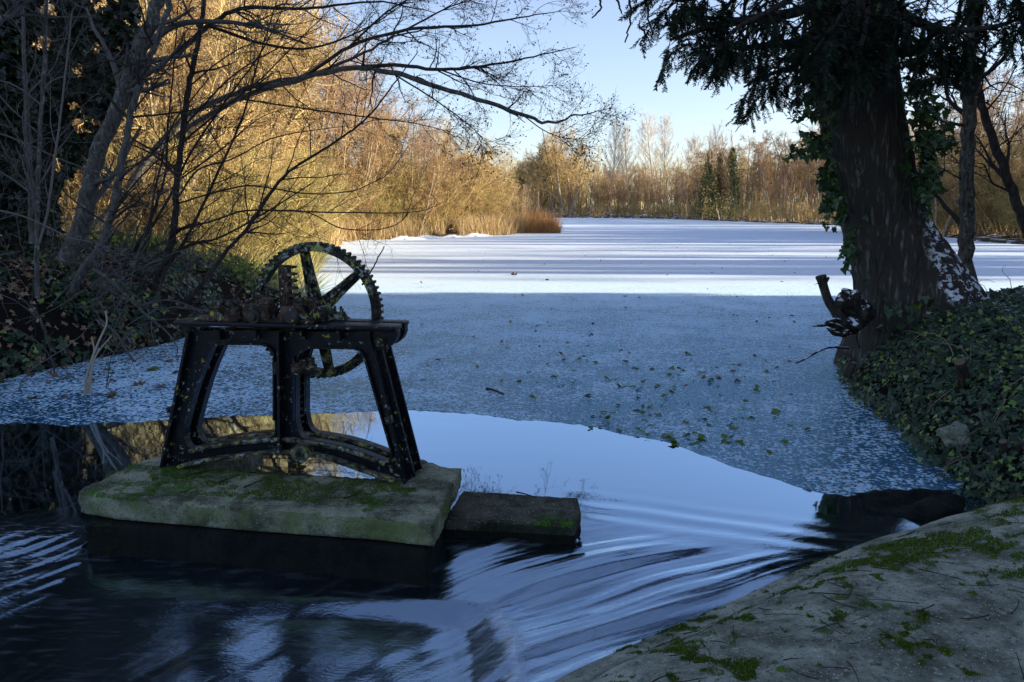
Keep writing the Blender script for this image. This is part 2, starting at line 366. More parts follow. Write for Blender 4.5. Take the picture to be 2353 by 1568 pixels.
gl = b.n('ShaderNodeBsdfGlossy'); gl.inputs[0].default_value = (.60, .80, 1, 1); b.l(rg, gl.inputs['Roughness']); b.l(nr, gl.inputs['Normal'])
df = b.n('ShaderNodeBsdfDiffuse'); 
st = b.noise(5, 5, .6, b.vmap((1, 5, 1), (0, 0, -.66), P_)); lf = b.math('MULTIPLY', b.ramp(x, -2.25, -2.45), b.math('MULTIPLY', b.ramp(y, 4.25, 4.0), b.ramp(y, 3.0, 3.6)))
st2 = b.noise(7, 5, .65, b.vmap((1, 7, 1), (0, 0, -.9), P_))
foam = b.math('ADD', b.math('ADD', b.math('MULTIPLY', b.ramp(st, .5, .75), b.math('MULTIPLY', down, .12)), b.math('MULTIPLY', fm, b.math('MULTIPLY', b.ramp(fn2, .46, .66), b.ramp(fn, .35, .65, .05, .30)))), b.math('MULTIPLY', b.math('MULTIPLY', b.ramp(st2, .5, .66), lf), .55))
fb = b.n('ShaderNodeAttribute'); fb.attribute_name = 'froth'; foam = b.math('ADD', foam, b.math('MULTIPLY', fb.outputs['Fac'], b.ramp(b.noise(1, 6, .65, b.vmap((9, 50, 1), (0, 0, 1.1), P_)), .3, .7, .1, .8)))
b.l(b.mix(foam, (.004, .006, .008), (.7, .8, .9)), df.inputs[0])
fr = b.n('ShaderNodeFresnel'); fr.inputs[0].default_value = 1.6; b.l(nr, fr.inputs['Normal'])
fac = b.ramp(fr.outputs[0], .03, .45, .50, .97)
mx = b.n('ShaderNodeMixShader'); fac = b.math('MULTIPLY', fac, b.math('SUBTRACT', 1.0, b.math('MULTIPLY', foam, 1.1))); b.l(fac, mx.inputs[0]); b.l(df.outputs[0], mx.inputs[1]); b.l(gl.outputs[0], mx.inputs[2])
M['water'] = b.end(mx)
wx = axis([(-7, -2.8, .03), (-2.8, -.6, .018), (-.6, 2.0, .01), (2.0, 3.4, .03)]); wy = axis([(.4, 2.2, .03), (2.2, 4.4, .01), (4.4, 5.4, .03)])
V_, F_ = grid(wx, wy, zW)
far_x = [-60, -7, 3.4, 60]; 
bigV = []; bigF = []
def rect(x0, y0, x1, y1, z):
    return (np.array([[x0, y0, z], [x1, y0, z], [x1, y1, z], [x0, y1, z]], float), np.array([[0, 1, 2, 3]]))
V_[V_[:, 1] > 5.38, 2] = 0
fs_, fv_ = flow(V_[:, 0], V_[:, 1])
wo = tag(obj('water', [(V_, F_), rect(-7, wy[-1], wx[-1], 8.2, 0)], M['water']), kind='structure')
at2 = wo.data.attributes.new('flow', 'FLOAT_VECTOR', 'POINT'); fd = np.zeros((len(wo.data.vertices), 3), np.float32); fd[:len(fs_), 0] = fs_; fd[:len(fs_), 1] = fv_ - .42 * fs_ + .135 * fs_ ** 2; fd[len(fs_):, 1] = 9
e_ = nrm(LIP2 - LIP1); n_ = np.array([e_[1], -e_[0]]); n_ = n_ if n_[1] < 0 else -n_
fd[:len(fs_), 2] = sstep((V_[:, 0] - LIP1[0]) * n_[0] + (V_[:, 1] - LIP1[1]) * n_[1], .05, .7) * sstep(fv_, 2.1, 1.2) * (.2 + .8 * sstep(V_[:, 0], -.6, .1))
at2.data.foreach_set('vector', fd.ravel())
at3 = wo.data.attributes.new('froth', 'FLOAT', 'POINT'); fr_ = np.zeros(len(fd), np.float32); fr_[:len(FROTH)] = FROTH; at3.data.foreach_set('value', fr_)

# ice sheet
edge = [G(*p)[:2] for p in [(-900, 1000), (-300, 985), (0, 972), (150, 975), (280, 974), (370, 966), (500, 960), (720, 949), (960, 947), (1100, 955), (1300, 975), (1500, 1010), (1600, 1040), (1700, 1076), (1780, 1098), (1830, 1117), (1900, 1133), (1980, 1138), (2080, 1128), (2200, 1120), (2330, 1100)]]
ed = spline(edge, 900); rs = np.random.RandomState(3)
ed[:, 1] += (vnoise(ed[:, 0], ed[:, 1] * 0, .30, 7) - .5) * .10 + (vnoise(ed[:, 0], ed[:, 1] * 0, .05, 8) - .5) * .04
rows = [0, .03, .1, .3, .7, 1.3, 2.5, 5, 9, 15, 30, 60, 140]
V = []; 
for k, rr in enumerate(rows):
    t = min(1, rr / 5.)
    Yk = ed[:, 1] * (1 - t) + (ed[:, 1].max()) * t + rr
    Xk = ed[:, 0] * (1 + rr * .55)
    V.append(np.stack([Xk, Yk, np.full(len(Xk), .006 if k else .001)], 1))
V = np.concatenate(V); n = len(ed)
F = np.array([[k * n + i, k * n + i + 1, (k + 1) * n + i + 1, (k + 1) * n + i] for k in range(len(rows) - 1) for i in range(n - 1)])
b = NB('ice'); P_ = b.geo('Position'); x = b.xyz(P_, 0); y = b.xyz(P_, 1)
pv = b.vmap((1, 1, 1), (0, 0, .3), P_)
w1 = b.noise(30, 3, .62, pv); w2 = b.noise(9, 5, .65, pv); w3 = b.noise(1.1, 4, .6, pv)
dens = b.math('ADD', b.ramp(y, 5.0, 11, .0, .07), b.ramp(y, 13.0, 22, .0, .25))
dens = b.math('ADD', dens, b.math('MULTIPLY', b.math('SUBTRACT', w3, .5), .30))
sp = b.math('ADD', b.math('ADD', b.math('MULTIPLY', w1, .66), b.math('MULTIPLY', w2, .34)), dens)
# scraped pale streak
sx = G(965, 825)[:2]; dxs = b.math('SUBTRACT', x, float(sx[0])); dys = b.math('SUBTRACT', y, float(sx[1]))
e0 = G(905, 850)[:2]; e1 = G(1012, 798)[:2]; dd = nrm(e1 - e0); L_ = float(np.linalg.norm(e1 - e0) / 2)
al = b.math('ADD', b.math('MULTIPLY', dxs, float(dd[0])), b.math('MULTIPLY', dys, float(dd[1])))
ac = b.math('ADD', b.math('MULTIPLY', dxs, float(-dd[1])), b.math('MULTIPLY', dys, float(dd[0])))
el = b.math('ADD', b.math('POWER', b.math('DIVIDE', b.math('ABSOLUTE', al), L_), 4), b.math('POWER', b.math('DIVIDE', b.math('ABSOLUTE', ac), .11), 2))
el = b.math('ADD', el, b.math('MULTIPLY', b.math('SUBTRACT', w2, .5), 1.2))
streak = b.math('MULTIPLY', b.ramp(el, 1.0, .7, 0., 1.), .5)
frost = b.math('MAXIMUM', b.ramp(sp, .50, .56), streak)
hh = b.math('ADD', b.ramp(sp, .47, .66), b.math('MULTIPLY', b.noise(120, 3, .6, pv), .25))
nr = b.bump(hh, .9, .016)
df = b.n('ShaderNodeBsdfDiffuse'); b.l(b.mix(b.ramp(y, 12, 22), (.60, .84, 1.0), (.64, .73, .82)), df.inputs[0]); b.l(nr, df.inputs['Normal'])  # near frost painted shade-blue, turning neutral past the shadow edge
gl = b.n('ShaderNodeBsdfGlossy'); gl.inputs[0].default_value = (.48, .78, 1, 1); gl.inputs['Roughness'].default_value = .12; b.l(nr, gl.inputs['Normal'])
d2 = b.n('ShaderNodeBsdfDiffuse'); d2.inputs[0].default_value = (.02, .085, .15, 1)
fr = b.n('ShaderNodeFresnel'); fr.inputs[0].default_value = 1.5
m1 = b.n('ShaderNodeMixShader'); b.l(b.ramp(fr.outputs[0], .03, .6, .17, .58), m1.inputs[0]); b.l(d2.outputs[0], m1.inputs[1]); b.l(gl.outputs[0], m1.inputs[2])
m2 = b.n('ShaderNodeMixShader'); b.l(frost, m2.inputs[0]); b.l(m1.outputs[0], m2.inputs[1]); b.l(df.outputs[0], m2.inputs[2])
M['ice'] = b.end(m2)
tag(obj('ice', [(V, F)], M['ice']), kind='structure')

# ------------------------------------------------------------ stone and concrete
def concrete(name, dark, light, moss=(.04, .10, .008), mossamt=.5, topmoss=True, sc=1.0, sidec=(.15, .19, .06), peb_=.8, band=None):
    b = NB(name); g = b.geo('Position'); n1 = b.noise(5 * sc, 6, .65, g); n2 = b.noise(60 * sc, 5, .7, g); n3 = b.noise(2.1 * sc, 5, .6, g)
    col = b.mix(b.ramp(n1, .35, .65), dark, light)
    gr = b.vor(85 * sc, g); peb = b.vor(85 * sc, g, out='Color'); pm = b.math('MULTIPLY', b.ramp(gr, .28, .18), b.ramp(b.xyz(peb, 0), .66, .72))
    n4 = b.noise(22 * sc, 7, .7, g); col = b.mix(b.math('MULTIPLY', b.ramp(n4, .46, .34), .5), col, tuple(c * .3 for c in dark)); col = b.mix(b.math('MULTIPLY', b.ramp(n4, .56, .68), .5), col, tuple(min(1, c * 1.5) for c in light))
    col = b.mix(b.math('MULTIPLY', pm, peb_), col, (.55, .56, .5))
    col = b.mix(b.math('MULTIPLY', b.ramp(n2, .54, .66), .75), col, (.02, .02, .016))
    nz = b.xyz(b.geo('Normal'), 2)
    mm = b.math('ADD', b.math('MULTIPLY', n3, .7), b.math('MULTIPLY', b.noise(18 * sc, 4, .6, g), .3))
    if band:
        gz = b.xyz(g, 2); bb = b.math('MULTIPLY', b.ramp(gz, band[0], band[1]), b.ramp(gz, band[3], band[2])); mm = b.math('ADD', mm, b.math('MULTIPLY', bb, band[4]))
    mm = b.ramp(mm, .62 - .12 * mossamt, .66 - .10 * mossamt)
    mm = b.math('MULTIPLY', mm, b.ramp(n2, .38, .5))
    if topmoss: mm = b.math('MULTIPLY', mm, b.ramp(nz, .1, .6))
    mc = b.mix(b.noise(90, 3, .6, g), moss, tuple(c * 2.6 for c in moss))
    col = b.mix(mm, col, mc)
    side = b.math('MULTIPLY', b.ramp(nz, .6, .2, 0., 1.), b.ramp(b.noise(4, 5, .6, g), .42, .6)); col = b.mix(b.math('MULTIPLY', side, .75), col, sidec)
    hgt = b.math('ADD', b.math('MULTIPLY', n2, .5), b.math('ADD', b.math('MULTIPLY', mm, .8), b.math('MULTIPLY', n1, .8)))
    return b.end(b.pbr(col, .9, b.bump(b.math('ADD', hgt, n4), 1.0, .022), .2))
M['slab'] = concrete('slab', (.08, .085, .055), (.34, .36, .24), mossamt=.75)
M['apron'] = concrete('apron', (.13, .145, .105), (.40, .43, .34), mossamt=.25, sc=.9)
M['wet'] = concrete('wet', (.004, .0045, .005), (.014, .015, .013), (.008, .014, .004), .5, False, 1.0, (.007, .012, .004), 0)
def resample(pts, step):
    P = np.vstack([pts, pts[:1]]); out = []
    for a, c in zip(P[:-1], P[1:]):
        n = max(1, int(np.linalg.norm(c - a) / step)); out += [a + (c - a) * i / n for i in range(n)]
    return np.array(out)
def prism(outline, prof, step=.03, amp=.006, seed=0, topamp=0.):
    """outline (k,2) CCW; prof list (inset, z) from bottom to top"""
    O = resample(np.asarray(outline, float), step); n = len(O)
    A = sum(O[i][0] * O[(i + 1) % n][1] - O[(i + 1) % n][0] * O[i][1] for i in range(n))
    if A < 0: O = O[::-1]
    T = nrm(np.roll(O, -2, 0) - np.roll(O, 2, 0)); N2 = np.stack([-T[:, 1], T[:, 0]], 1)
    rings = []
    for k, (ins, z) in enumerate(prof):
        P = O + N2 * ins; zz = np.full(n, z)
        V = np.column_stack([P, zz])
        for q in range(n):
            vv = Vector((V[q][0] * 6 + seed, V[q][1] * 6, V[q][2] * 9)); nn = .7 * mnoise.noise(vv) + .6 * mnoise.noise(vv * 3.3) + .45 * mnoise.noise(vv * 9)
            V[q][:2] -= N2[q] * nn * amp * 1.6; V[q][2] += nn * amp * .6
        rings.append(V)
    V = np.concatenate(rings); K = len(prof)
    i = np.arange(n); j = (i + 1) % n
    F = np.concatenate([np.stack([k * n + i, k * n + j, (k + 1) * n + j, (k + 1) * n + i], 1) for k in range(K - 1)])
    tri = np.array(tessellate_polygon([[Vector((p[0], p[1], 0)) for p in rings[-1]]]))
    tri2 = tri + (K - 1) * n
    # orient up
    a, c, d = V[tri2[:, 0]], V[tri2[:, 1]], V[tri2[:, 2]]; cr = np.cross(c - a, d - a)[:, 2]; tri2[cr < 0] = tri2[cr < 0][:, ::-1]
    return [(V, F), (V, tri2)]
WO = np.array([-2.065, 4.367]); EX = np.array([.9847, -.174]); EY = np.array([.174, .9847])
def L2W(x, y): return WO + EX * x + EY * y
fl = lambda X, Y, z=.25: G(X / 1.7407, Y / 1.7407, z)[:2]
notch = [L2W(1.30, .50), L2W(1.30, .03), L2W(.40, .03), L2W(.40, .50)]
top = [fl(312, 1966), fl(453, 1992), fl(920, 2030), fl(1500, 2070), fl(1734, 2094), fl(1842, 1873), fl(1770, 1862), notch[0], notch[1], notch[2], notch[3], L2W(.03, .47), fl(560, 1845), fl(453, 1897), fl(368, 1936)]
top = np.array(top)
slab = tag(empty('concrete_slab', (0, 0, 0)), 'long mossy concrete slab carrying the iron winch frame', 'concrete slab')
b_ = obj('slab_top', prism(top, [(.02, .128), (.003, .131), (.0, .138), (0, .16), (0, .18), (0, .20), (0, .225), (0, .241), (.003, .247), (.009, .2502), (.02, .2504), (.05, .2505)], .025, .011, 1), M['slab'], slab)
cen = top.mean(0)
base = np.array([fl(342, 2094, .13), fl(900, 2130, .13), fl(1715, 2200, .13), fl(1800, 1975, .13), L2W(1.2, .40), L2W(.15, .40), fl(430, 1985, .13)])
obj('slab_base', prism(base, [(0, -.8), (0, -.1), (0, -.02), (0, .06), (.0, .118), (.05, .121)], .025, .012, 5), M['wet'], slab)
s2 = np.array([fl(1770, 2075, .09), fl(2296, 2101, .09), fl(2325, 2060, .09), fl(2314, 1989, .09), fl(2100, 1975, .09), fl(1850, 1962, .09)])
sl2 = tag(empty('stone_block', (0, 0, 0)), 'lower dark stone block to the right of the winch slab, water spilling past its end', 'stone block')
obj('block_top', prism(s2, [(0, .03), (0, .05), (.003, .075), (.010, .086), (.018, .0901), (.028, .0903), (.045, .0904)], .02, .006, 8), concrete('stone2', (.03, .034, .022), (.12, .125, .09), mossamt=.8, sidec=(.012, .02, .007)), sl2)
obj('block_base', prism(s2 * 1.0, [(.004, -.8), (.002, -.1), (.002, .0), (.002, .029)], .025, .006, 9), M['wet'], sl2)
# pier continuing under the lip so the water parts round it
# curved apron
def lift(x, q): return .105 * sstep(np.array(x), 1.75, 2.7) * sstep(np.array(q), .15, .75)
path = spline([(-2.4, .2), (-1.2, 1.35), (-.45, 2.12), (.02, 2.56), (.30, 2.80), (.9, 3.22), (1.55, 3.70), (2.1, 4.02), (2.9, 4.32), (4.2, 4.5), (5.5, 4.55)], 260)
T = nrm(np.gradient(path, axis=0)); Nn = np.stack([T[:, 1], -T[:, 0]], 1)
pw = [(-.04, -.7), (-.02, -.25), (0, -.10), (.015, -.02), (.035, .02), (.07, .048), (.12, .068), (.165, .080), (.182, .070), (.196, .066), (.21, .082), (.24, .125), (.29, .178), (.35, .222), (.42, .258), (.50, .290), (.60, .315), (.74, .34), (.9, .36), (1.2, .375), (1.6, .385), (2.2, .39), (3.2, .39)]
pw = spline(pw, 110); AV = []
for a in range(len(path)):
    for q in pw:
        p = path[a] + Nn[a] * q[0]; vv = Vector((p[0] * 2.2, p[1] * 2.2, q[1])); nn = mnoise.noise(vv) * .018 + mnoise.noise(vv * 5) * .006 + mnoise.noise(vv * 17) * .0025
        fade = sstep(np.array(q[0]), .0, .3); nn = nn + lift(p[0], q[0]) / (fade + .25); AV.append((p[0], p[1], q[1] + nn * (fade + .25)))
AV = np.array(AV).reshape(len(path), len(pw), 3)
# limit the sweep so the inner side does not fold over itself
i, j = np.meshgrid(np.arange(len(path) - 1), np.arange(len(pw) - 1), indexing='ij'); a = (i * len(pw) + j).ravel(); m_ = len(pw)
AF = np.stack([a, a + m_, a + m_ + 1, a + 1], 1)
apron = tag(obj('concrete_ledge', [(AV.reshape(-1, 3), AF[:, ::-1])], M['apron']), 'wide rounded concrete ledge with green moss sloping into the stream', 'concrete ledge')
def zA(x, y):
    d = np.hypot(path[:, 0] - x, path[:, 1] - y); k = int(d.argmin()); q = (np.array([x, y]) - path[k]) @ Nn[k]
    return float(np.interp(q, pw[:, 0], pw[:, 1]) + lift(x, q)), q

# ------------------------------------------------------------ the sluice winch
def iron(name, base, rust, lich=.5, rough=.55, lo=.5, hi=.72):
    b = NB(name); g = b.geo('Position'); n1 = b.noise(22, 6, .7, g); n2 = b.noise(7, 5, .6, g); n3 = b.noise(130, 4, .6, g)
    col = b.mix(b.ramp(n1, lo, hi), base, rust)
    th = .615 - .06 * lich
    lm = b.math('MULTIPLY', b.ramp(b.noise(26, 6, .72, b.vmap(vec=g, rot=(1, 2, 3))), th, th + .025), b.ramp(n2, .44, .54)); col = b.mix(lm, col, (.30, .34, .30))
    ly = b.math('MULTIPLY', b.ramp(b.noise(20, 6, .7, b.vmap(vec=g, rot=(2, 1, 0))), th + .02, th + .045), b.ramp(n2, .40, .52)); col = b.mix(ly, col, (.30, .31, .06))
    h = b.math('ADD', b.math('MULTIPLY', n3, .5), b.math('ADD', n1, b.math('ADD', lm, ly)))
    return b.end(b.pbr(col, rough, b.bump(h, .55, .004), .25))
M['iron'] = iron('iron', (.002, .0035, .008), (.022, .017, .013), .3, .42)
M['iron_low'] = iron('iron_low', (.012, .014, .010), (.12, .12, .085), 1.45, .8, .42, .6)
M['iron_wheel'] = iron('iron_wheel', (.008, .009, .009), (.055, .048, .035), 1.35, .7, .46, .66)
M['rust'] = iron('rust', (.018, .013, .010), (.13, .075, .05), .7, .75, .46, .66)
M['bolt'] = iron('bolt', (.03, .028, .026), (.07, .06, .055), .3, .5)
winch = empty('sluice_winch', (WO[0], WO[1], .25), 'old cast iron sluice winch with big toothed wheel and lichen, standing on the mossy slab', 'sluice winch')
winch.rotation_euler = (0, 0, math.atan2(EX[1], EX[0]))
def W(zx, zy, yl=0.):
    fx = 600 + .7013 * zx; fy = 940 + .7013 * zy; D = ray(fx / 1.7407, fy / 1.7407); C = np.array([0, 0, CAMZ])
    e = np.array([EY[0], EY[1], 0]); o = np.array([WO[0], WO[1], .25]); t = (yl - (C - o) @ e) / (D @ e); p = C + t * D
    return np.array([(p - o) @ np.array([EX[0], EX[1], 0]), p[2] - .25])
def WL(pts, yl=0.): return np.array([W(a, c, yl) for a, c in pts])
def plate(outer, holes, y0, y1):
    loops = [np.asarray(outer)] + [np.asarray(h) for h in holes]
    tri = np.array(tessellate_polygon([[Vector((p[0], p[1], 0)) for p in l] for l in loops])); P = np.concatenate(loops); n = len(P)
    V = np.concatenate([np.column_stack([P[:, 0], np.full(n, y0), P[:, 1]]), np.column_stack([P[:, 0], np.full(n, y1), P[:, 1]])])
    a, c, d = P[tri[:, 0]], P[tri[:, 1]], P[tri[:, 2]]; s = (c[:, 0] - a[:, 0]) * (d[:, 1] - a[:, 1]) - (c[:, 1] - a[:, 1]) * (d[:, 0] - a[:, 0]); tri[s < 0] = tri[s < 0][:, ::-1]
    Q = []; off = 0
    for k, l in enumerate(loops):
        m = len(l); i = np.arange(m); j = (i + 1) % m; A = (l[i, 0] * l[j, 1] - l[j, 0] * l[i, 1]).sum(); q = np.stack([off + i, off + j, n + off + j, n + off + i], 1)
        if (A < 0) != (k > 0): q = q[:, ::-1]
        Q.append(q); off += m
    return [(V, np.concatenate([tri, tri[:, ::-1] + n])), (V, np.concatenate(Q))]
def strip(pts, th, y0, y1, closed=False):
    """ribbon following pts (x,z), thickness th in plane, from y0 to y1"""
    P = np.asarray(pts, float)
    T = nrm(np.roll(P, -1, 0) - np.roll(P, 1, 0)) if closed else nrm(np.gradient(P, axis=0)); N2 = np.stack([-T[:, 1], T[:, 0]], 1) * th / 2
    m = len(P); c = [P + N2, P - N2]
    V = np.concatenate([np.column_stack([q[:, 0], np.full(m, y), q[:, 1]]) for y in (y0, y1) for q in c])  # 0:+y0 1:-y0 2:+y1 3:-y1
    i = np.arange(m if closed else m - 1); j = (i + 1) % m
    F = np.concatenate([np.stack([a * m + i, a * m + j, b2 * m + j, b2 * m + i], 1) for a, b2 in ((0, 1), (1, 3), (3, 2), (2, 0))])
    if not closed: F = np.concatenate([F, [[0, m, 3 * m, 2 * m]], [[m - 1, 3 * m - 1, 4 * m - 1, 2 * m - 1][::1]] if 0 else [[m - 1, 2 * m - 1, 4 * m - 1, 3 * m - 1]]])
    return [(V, F)]
def boxp(x0, x1, y0, y1, z0, z1, bev=.004):
    import bmesh
    bm = bmesh.new(); bmesh.ops.create_cube(bm, size=1)
    for v in bm.verts: v.co = Vector(((x0 + x1) / 2 + v.co.x * (x1 - x0), (y0 + y1) / 2 + v.co.y * (y1 - y0), (z0 + z1) / 2 + v.co.z * (z1 - z0)))
    if bev: bmesh.ops.bevel(bm, geom=bm.edges[:], offset=bev, segments=2, affect='EDGES', profile=.5)
    bm.verts.ensure_lookup_table(); V = np.array([v.co[:] for v in bm.verts]); out = {}
    for f in bm.faces: out.setdefault(len(f.verts), []).append([v.index for v in f.verts])
    bm.free(); return [(V, np.array(f)) for f in out.values()]
def cyl(p0, p1, r, k=24, r1=None, bev=.003):
    p0 = np.array(p0, float); p1 = np.array(p1, float); d = nrm(p1 - p0)
    P = np.array([p0, p0 + d * bev, p1 - d * bev, p1]); r1 = r if r1 is None else r1
    return tube(P, np.array([r - bev, r, r1, r1 - bev]), k, True)
def ring(cx, cz, y0, y1, ro, ri, k=32):
    th = np.arange(k) * 2 * math.pi / k
    return plate(np.column_stack([cx + ro * np.cos(th), cz + ro * np.sin(th)]), [np.column_stack([cx + ri * np.cos(th), cz + ri * np.sin(th)])[::-1]], y0, y1)
sp_ = lambda pts, n: spline(pts, n)
legL = [(60, 1330), (215, 555)]; legR = [(1450, 1420), (1240, 562)]
archB = sp_([(1400, 1412), (1200, 1340), (1060, 1290), (930, 1258), (735, 1246), (600, 1250), (450, 1268), (300, 1293), (160, 1325)], 30)
outer = np.concatenate([[(60, 1330), (215, 555), (1240, 562), (1450, 1420)], archB])
winL = np.concatenate([[(620, 628), (375, 626)], sp_([(350, 632), (330, 660), (250, 860), (180, 1120), (182, 1175), (200, 1215), (225, 1235)], 16), sp_([(250, 1228), (330, 1207), (480, 1185), (620, 1172), (680, 1166), (705, 1140), (706, 1080)], 16), sp_([(702, 1000), (702, 760), (690, 680), (655, 638)], 10)])
winR = np.concatenate([sp_([(880, 648), (836, 690), (816, 780)], 8), sp_([(816, 1050), (832, 1130), (872, 1178), (940, 1188), (1100, 1220), (1250, 1270), (1330, 1302), (1364, 1290), (1370, 1250)], 20), sp_([(1216, 712), (1190, 668), (1150, 652)], 8)])
LO, LWL, LWR = WL(outer), WL(winL), WL(winR)
def frame_side(dy, name='frame'):
    parts = plate(LO, [LWL, LWR], dy + .045, dy + .068)
    parts += strip(WL(sp_(legL, 8)), .016, dy + .0, dy + .085); parts += strip(WL(sp_(legR, 8)), .016, dy + .0, dy + .086)
    # outward lips at the back edge of the leg flanges
    a = WL([(38, 1330), (200, 560), (215, 560), (62, 1330)]); parts += plate(a - [.012, 0], [], dy + .073, dy + .0865)
    a = WL([(1450, 1418), (1252, 600), (1282, 600), (1490, 1405)]); parts += plate(a, [], dy + .071, dy + .0855)
    parts += strip(WL(winL), .012, dy + .02, dy + .075, True); parts += strip(WL(winR), .012, dy + .02, dy + .075, True)
    f = obj(name, parts, M['iron'], winch, False)
    lo = strip(WL(archB), .017, dy - .012, dy + .09)
    at_ = WL(sp_([(215, 1240), (330, 1214), (480, 1192), (620, 1180), (735, 1175), (860, 1184), (940, 1196), (1100, 1228), (1250, 1278), (1335, 1312)], 26)); lo += strip(at_, .022, dy + .008, dy + .08)
    obj('arch_flange', lo, M['iron_low'], f, True)
    cr = strip(WL([(737, 556), (745, 1245)]), .016, dy - .022, dy + .06) + strip(WL([(815, 700), (815, 1060)]), .010, dy - .0, dy + .08) + strip(WL([(703, 700), (703, 1060)]), .010, dy + 0., dy + .08)
    for q in (392, 600, 862, 1075):
        cr += strip(WL([(q, 545), (q + 8, 600)]), .014, dy - .012, dy + .045)
    obj('column_rib', cr, M['iron'], f, False)
    return f
def z_plate(): return (W(400, 522, -.04)[1] + W(1250, 550, -.04)[1]) / 2
ZP = z_plate(); xl = W(130, 515, -.04)[0]; xr = W(1392, 550, -.04)[0]
for dy in (0, .135):
    f = frame_side(dy)
    obj('top_plate', boxp(xl + (.0 if dy == 0 else .01), xr + .0, dy - .035 + (.036 if dy else 0), dy + .095, ZP, ZP + .024, .005), M['iron'], f)
    # curved brackets under the plate ends
    for s, xx, lg in ((-1, xl, 0), (1, xr, 1)):
        xe = W(215, 600)[0] if s < 0 else W(1262, 640)[0]
        arc = [(xx + (.006 * -s), ZP - .001), (xx - s * .006, ZP - .035), (xx - s * .022, ZP - .07), (xx - s * .05, ZP - .095), (xe, ZP - .13), (xe, ZP - .001)]
        obj('bracket', plate(arc if s < 0 else arc[::-1], [], dy + .03, dy + .084), M['iron'], f, False)
# tie boss with a hole, nuts
c = W(857, 1245, -.03); bo = ring(c[0], c[1], -.05, .04, .050, .015) + ring(c[0], c[1], -.062, -.05, .034, .016); obj('tie_boss', bo, M['iron_low'], winch, False)
obj('tie_boss', ring(W(925, 1205, .13)[0], W(925, 1205, .13)[1], .125, .18, .045, .015), M['iron_low'], winch, False)
def nut(zx, zy, yl, s=.021, rot=.3):
    c = W(zx, zy, yl); k = 4; th = np.arange(4) * math.pi / 2 + math.pi / 4 + rot; pl = np.column_stack([c[0] + s * 1.35 * np.cos(th), c[1] + s * 1.35 * np.sin(th)])
    obj('nut', plate(pl, [], yl - .02, yl + .012) + cyl((c[0], yl - .034, c[1]), (c[0], yl - .018, c[1]), s * .5, 10), M['bolt'], winch, False)
nut(1315, 612, .02, .022, .1); nut(1365, 1052, -.01, .02, .25); nut(118, 995, .05, .018, .2); nut(165, 572, .06, .02, .4)
# stiffening collars at the column
obj('collar', boxp(W(686, 0, .06)[0], W(716, 0, .06)[0], .0, .09, W(700, 790, .04)[1], W(700, 716, .04)[1]), M['rust'], winch)
obj('collar', boxp(W(783, 0, .0)[0], W(835, 0, .0)[0], -.035, .10, W(800, 792, .0)[1], W(800, 728, .0)[1]), M['rust'], winch)
rl = boxp(W(835, 0, .09)[0], W(884, 0, .09)[0], .05, .15, W(860, 770, .09)[1], W(860, 706, .09)[1]);
for k in range(3): rl += cyl((W(890, 0, .09)[0], .05, W(0, 720 + 20 * k, .09)[1]), (W(890, 0, .09)[0], .14, W(0, 720 + 20 * k, .09)[1]), .011, 10)
obj('roller', rl, M['iron_wheel'], winch)
# rack bar with teeth on its right side
yr = .11; rb = W(738, 172, yr); rt = W(795, 172, yr); te = W(829, 172, yr)[0]
rack = boxp(rb[0], rt[0], yr - .022, yr + .022, -.42, rb[1], .003)
tz = rb[1] - .008
rk = obj('rack_bar', rack, M['rust'], winch, False)
tp = []
while tz > -.42:
    tp += plate([(rt[0] - .002, tz - .013), (te - .006, tz - .0095), (te, tz - .003), (te - .003, tz + .004), (rt[0] - .002, tz + .006)][::1], [], yr - .026, yr + .026); tz -= .0385
obj('rack_teeth', tp, M['rust'], rk, False)
# big toothed wheel
yw = .31; wc = W(953, 433, yw); rimr = (W(1318, 433, yw)[0] - W(586, 433, yw)[0]) / 2
wheel = empty('gear_wheel', (wc[0], yw, wc[1])); wheel.parent = winch
NT = 68; th = np.arange(NT * 8) * 2 * math.pi / (NT * 8); ph = (np.arange(NT * 8) % 8)
prof = np.array([-.022, -.022, -.012, -.001, 0, 0, -.001, -.012])[ph]; rr = rimr + prof
ri = rimr - .058
O_ = np.column_stack([rr * np.cos(th), rr * np.sin(th)]); I_ = np.column_stack([ri * np.cos(th[::4]), ri * np.sin(th[::4])])[::-1]
O2 = np.column_stack([(rimr - .018) * np.cos(th[::4]), (rimr - .018) * np.sin(th[::4])])
obj('rim', plate(O2, [I_ * (1 + .02)], -.040, .034) , M['iron_wheel'], wheel, False)
tt = []
for k in range(NT):
    a = k * 2 * math.pi / NT; ca, sa = math.cos(a), math.sin(a); r0, r1 = rimr - .020, rimr + .002
    q = [(r0, -.0115), (r1 - .007, -.0085), (r1, -.005), (r1, .005), (r1 - .007, .0085), (r0, .0115)]
    tt += plate([(x * ca - y * sa, x * sa + y * ca) for x, y in q], [], -.030 if k % 1 == 0 else 0, .026)
obj('teeth', tt, M['iron_wheel'], wheel, False)
for k in range(6):
    a = R(100 - 60 * k); ca, sa = math.cos(a), math.sin(a); rot = lambda pts: [(x * ca - y * sa, x * sa + y * ca) for x, y in pts]
    q = [(.05, -.042), (.11, -.034), (ri * .96, -.021), (ri + .006, -.030), (ri + .006, .030), (ri * .96, .021), (.11, .034), (.05, .042)]
    parts = plate(rot(q), [], -.010, .008)
    parts += strip(rot([(.05, 0), (ri, 0)]), .013, -.034, .03)
    parts += strip(rot([(.05, -.040), (ri * .6, -.026), (ri, -.02)]), .009, -.018, .014) + strip(rot([(.05, .040), (ri * .6, .026), (ri, .02)]), .009, -.018, .014)
    obj('spoke', parts, M['iron_wheel'], wheel, False)
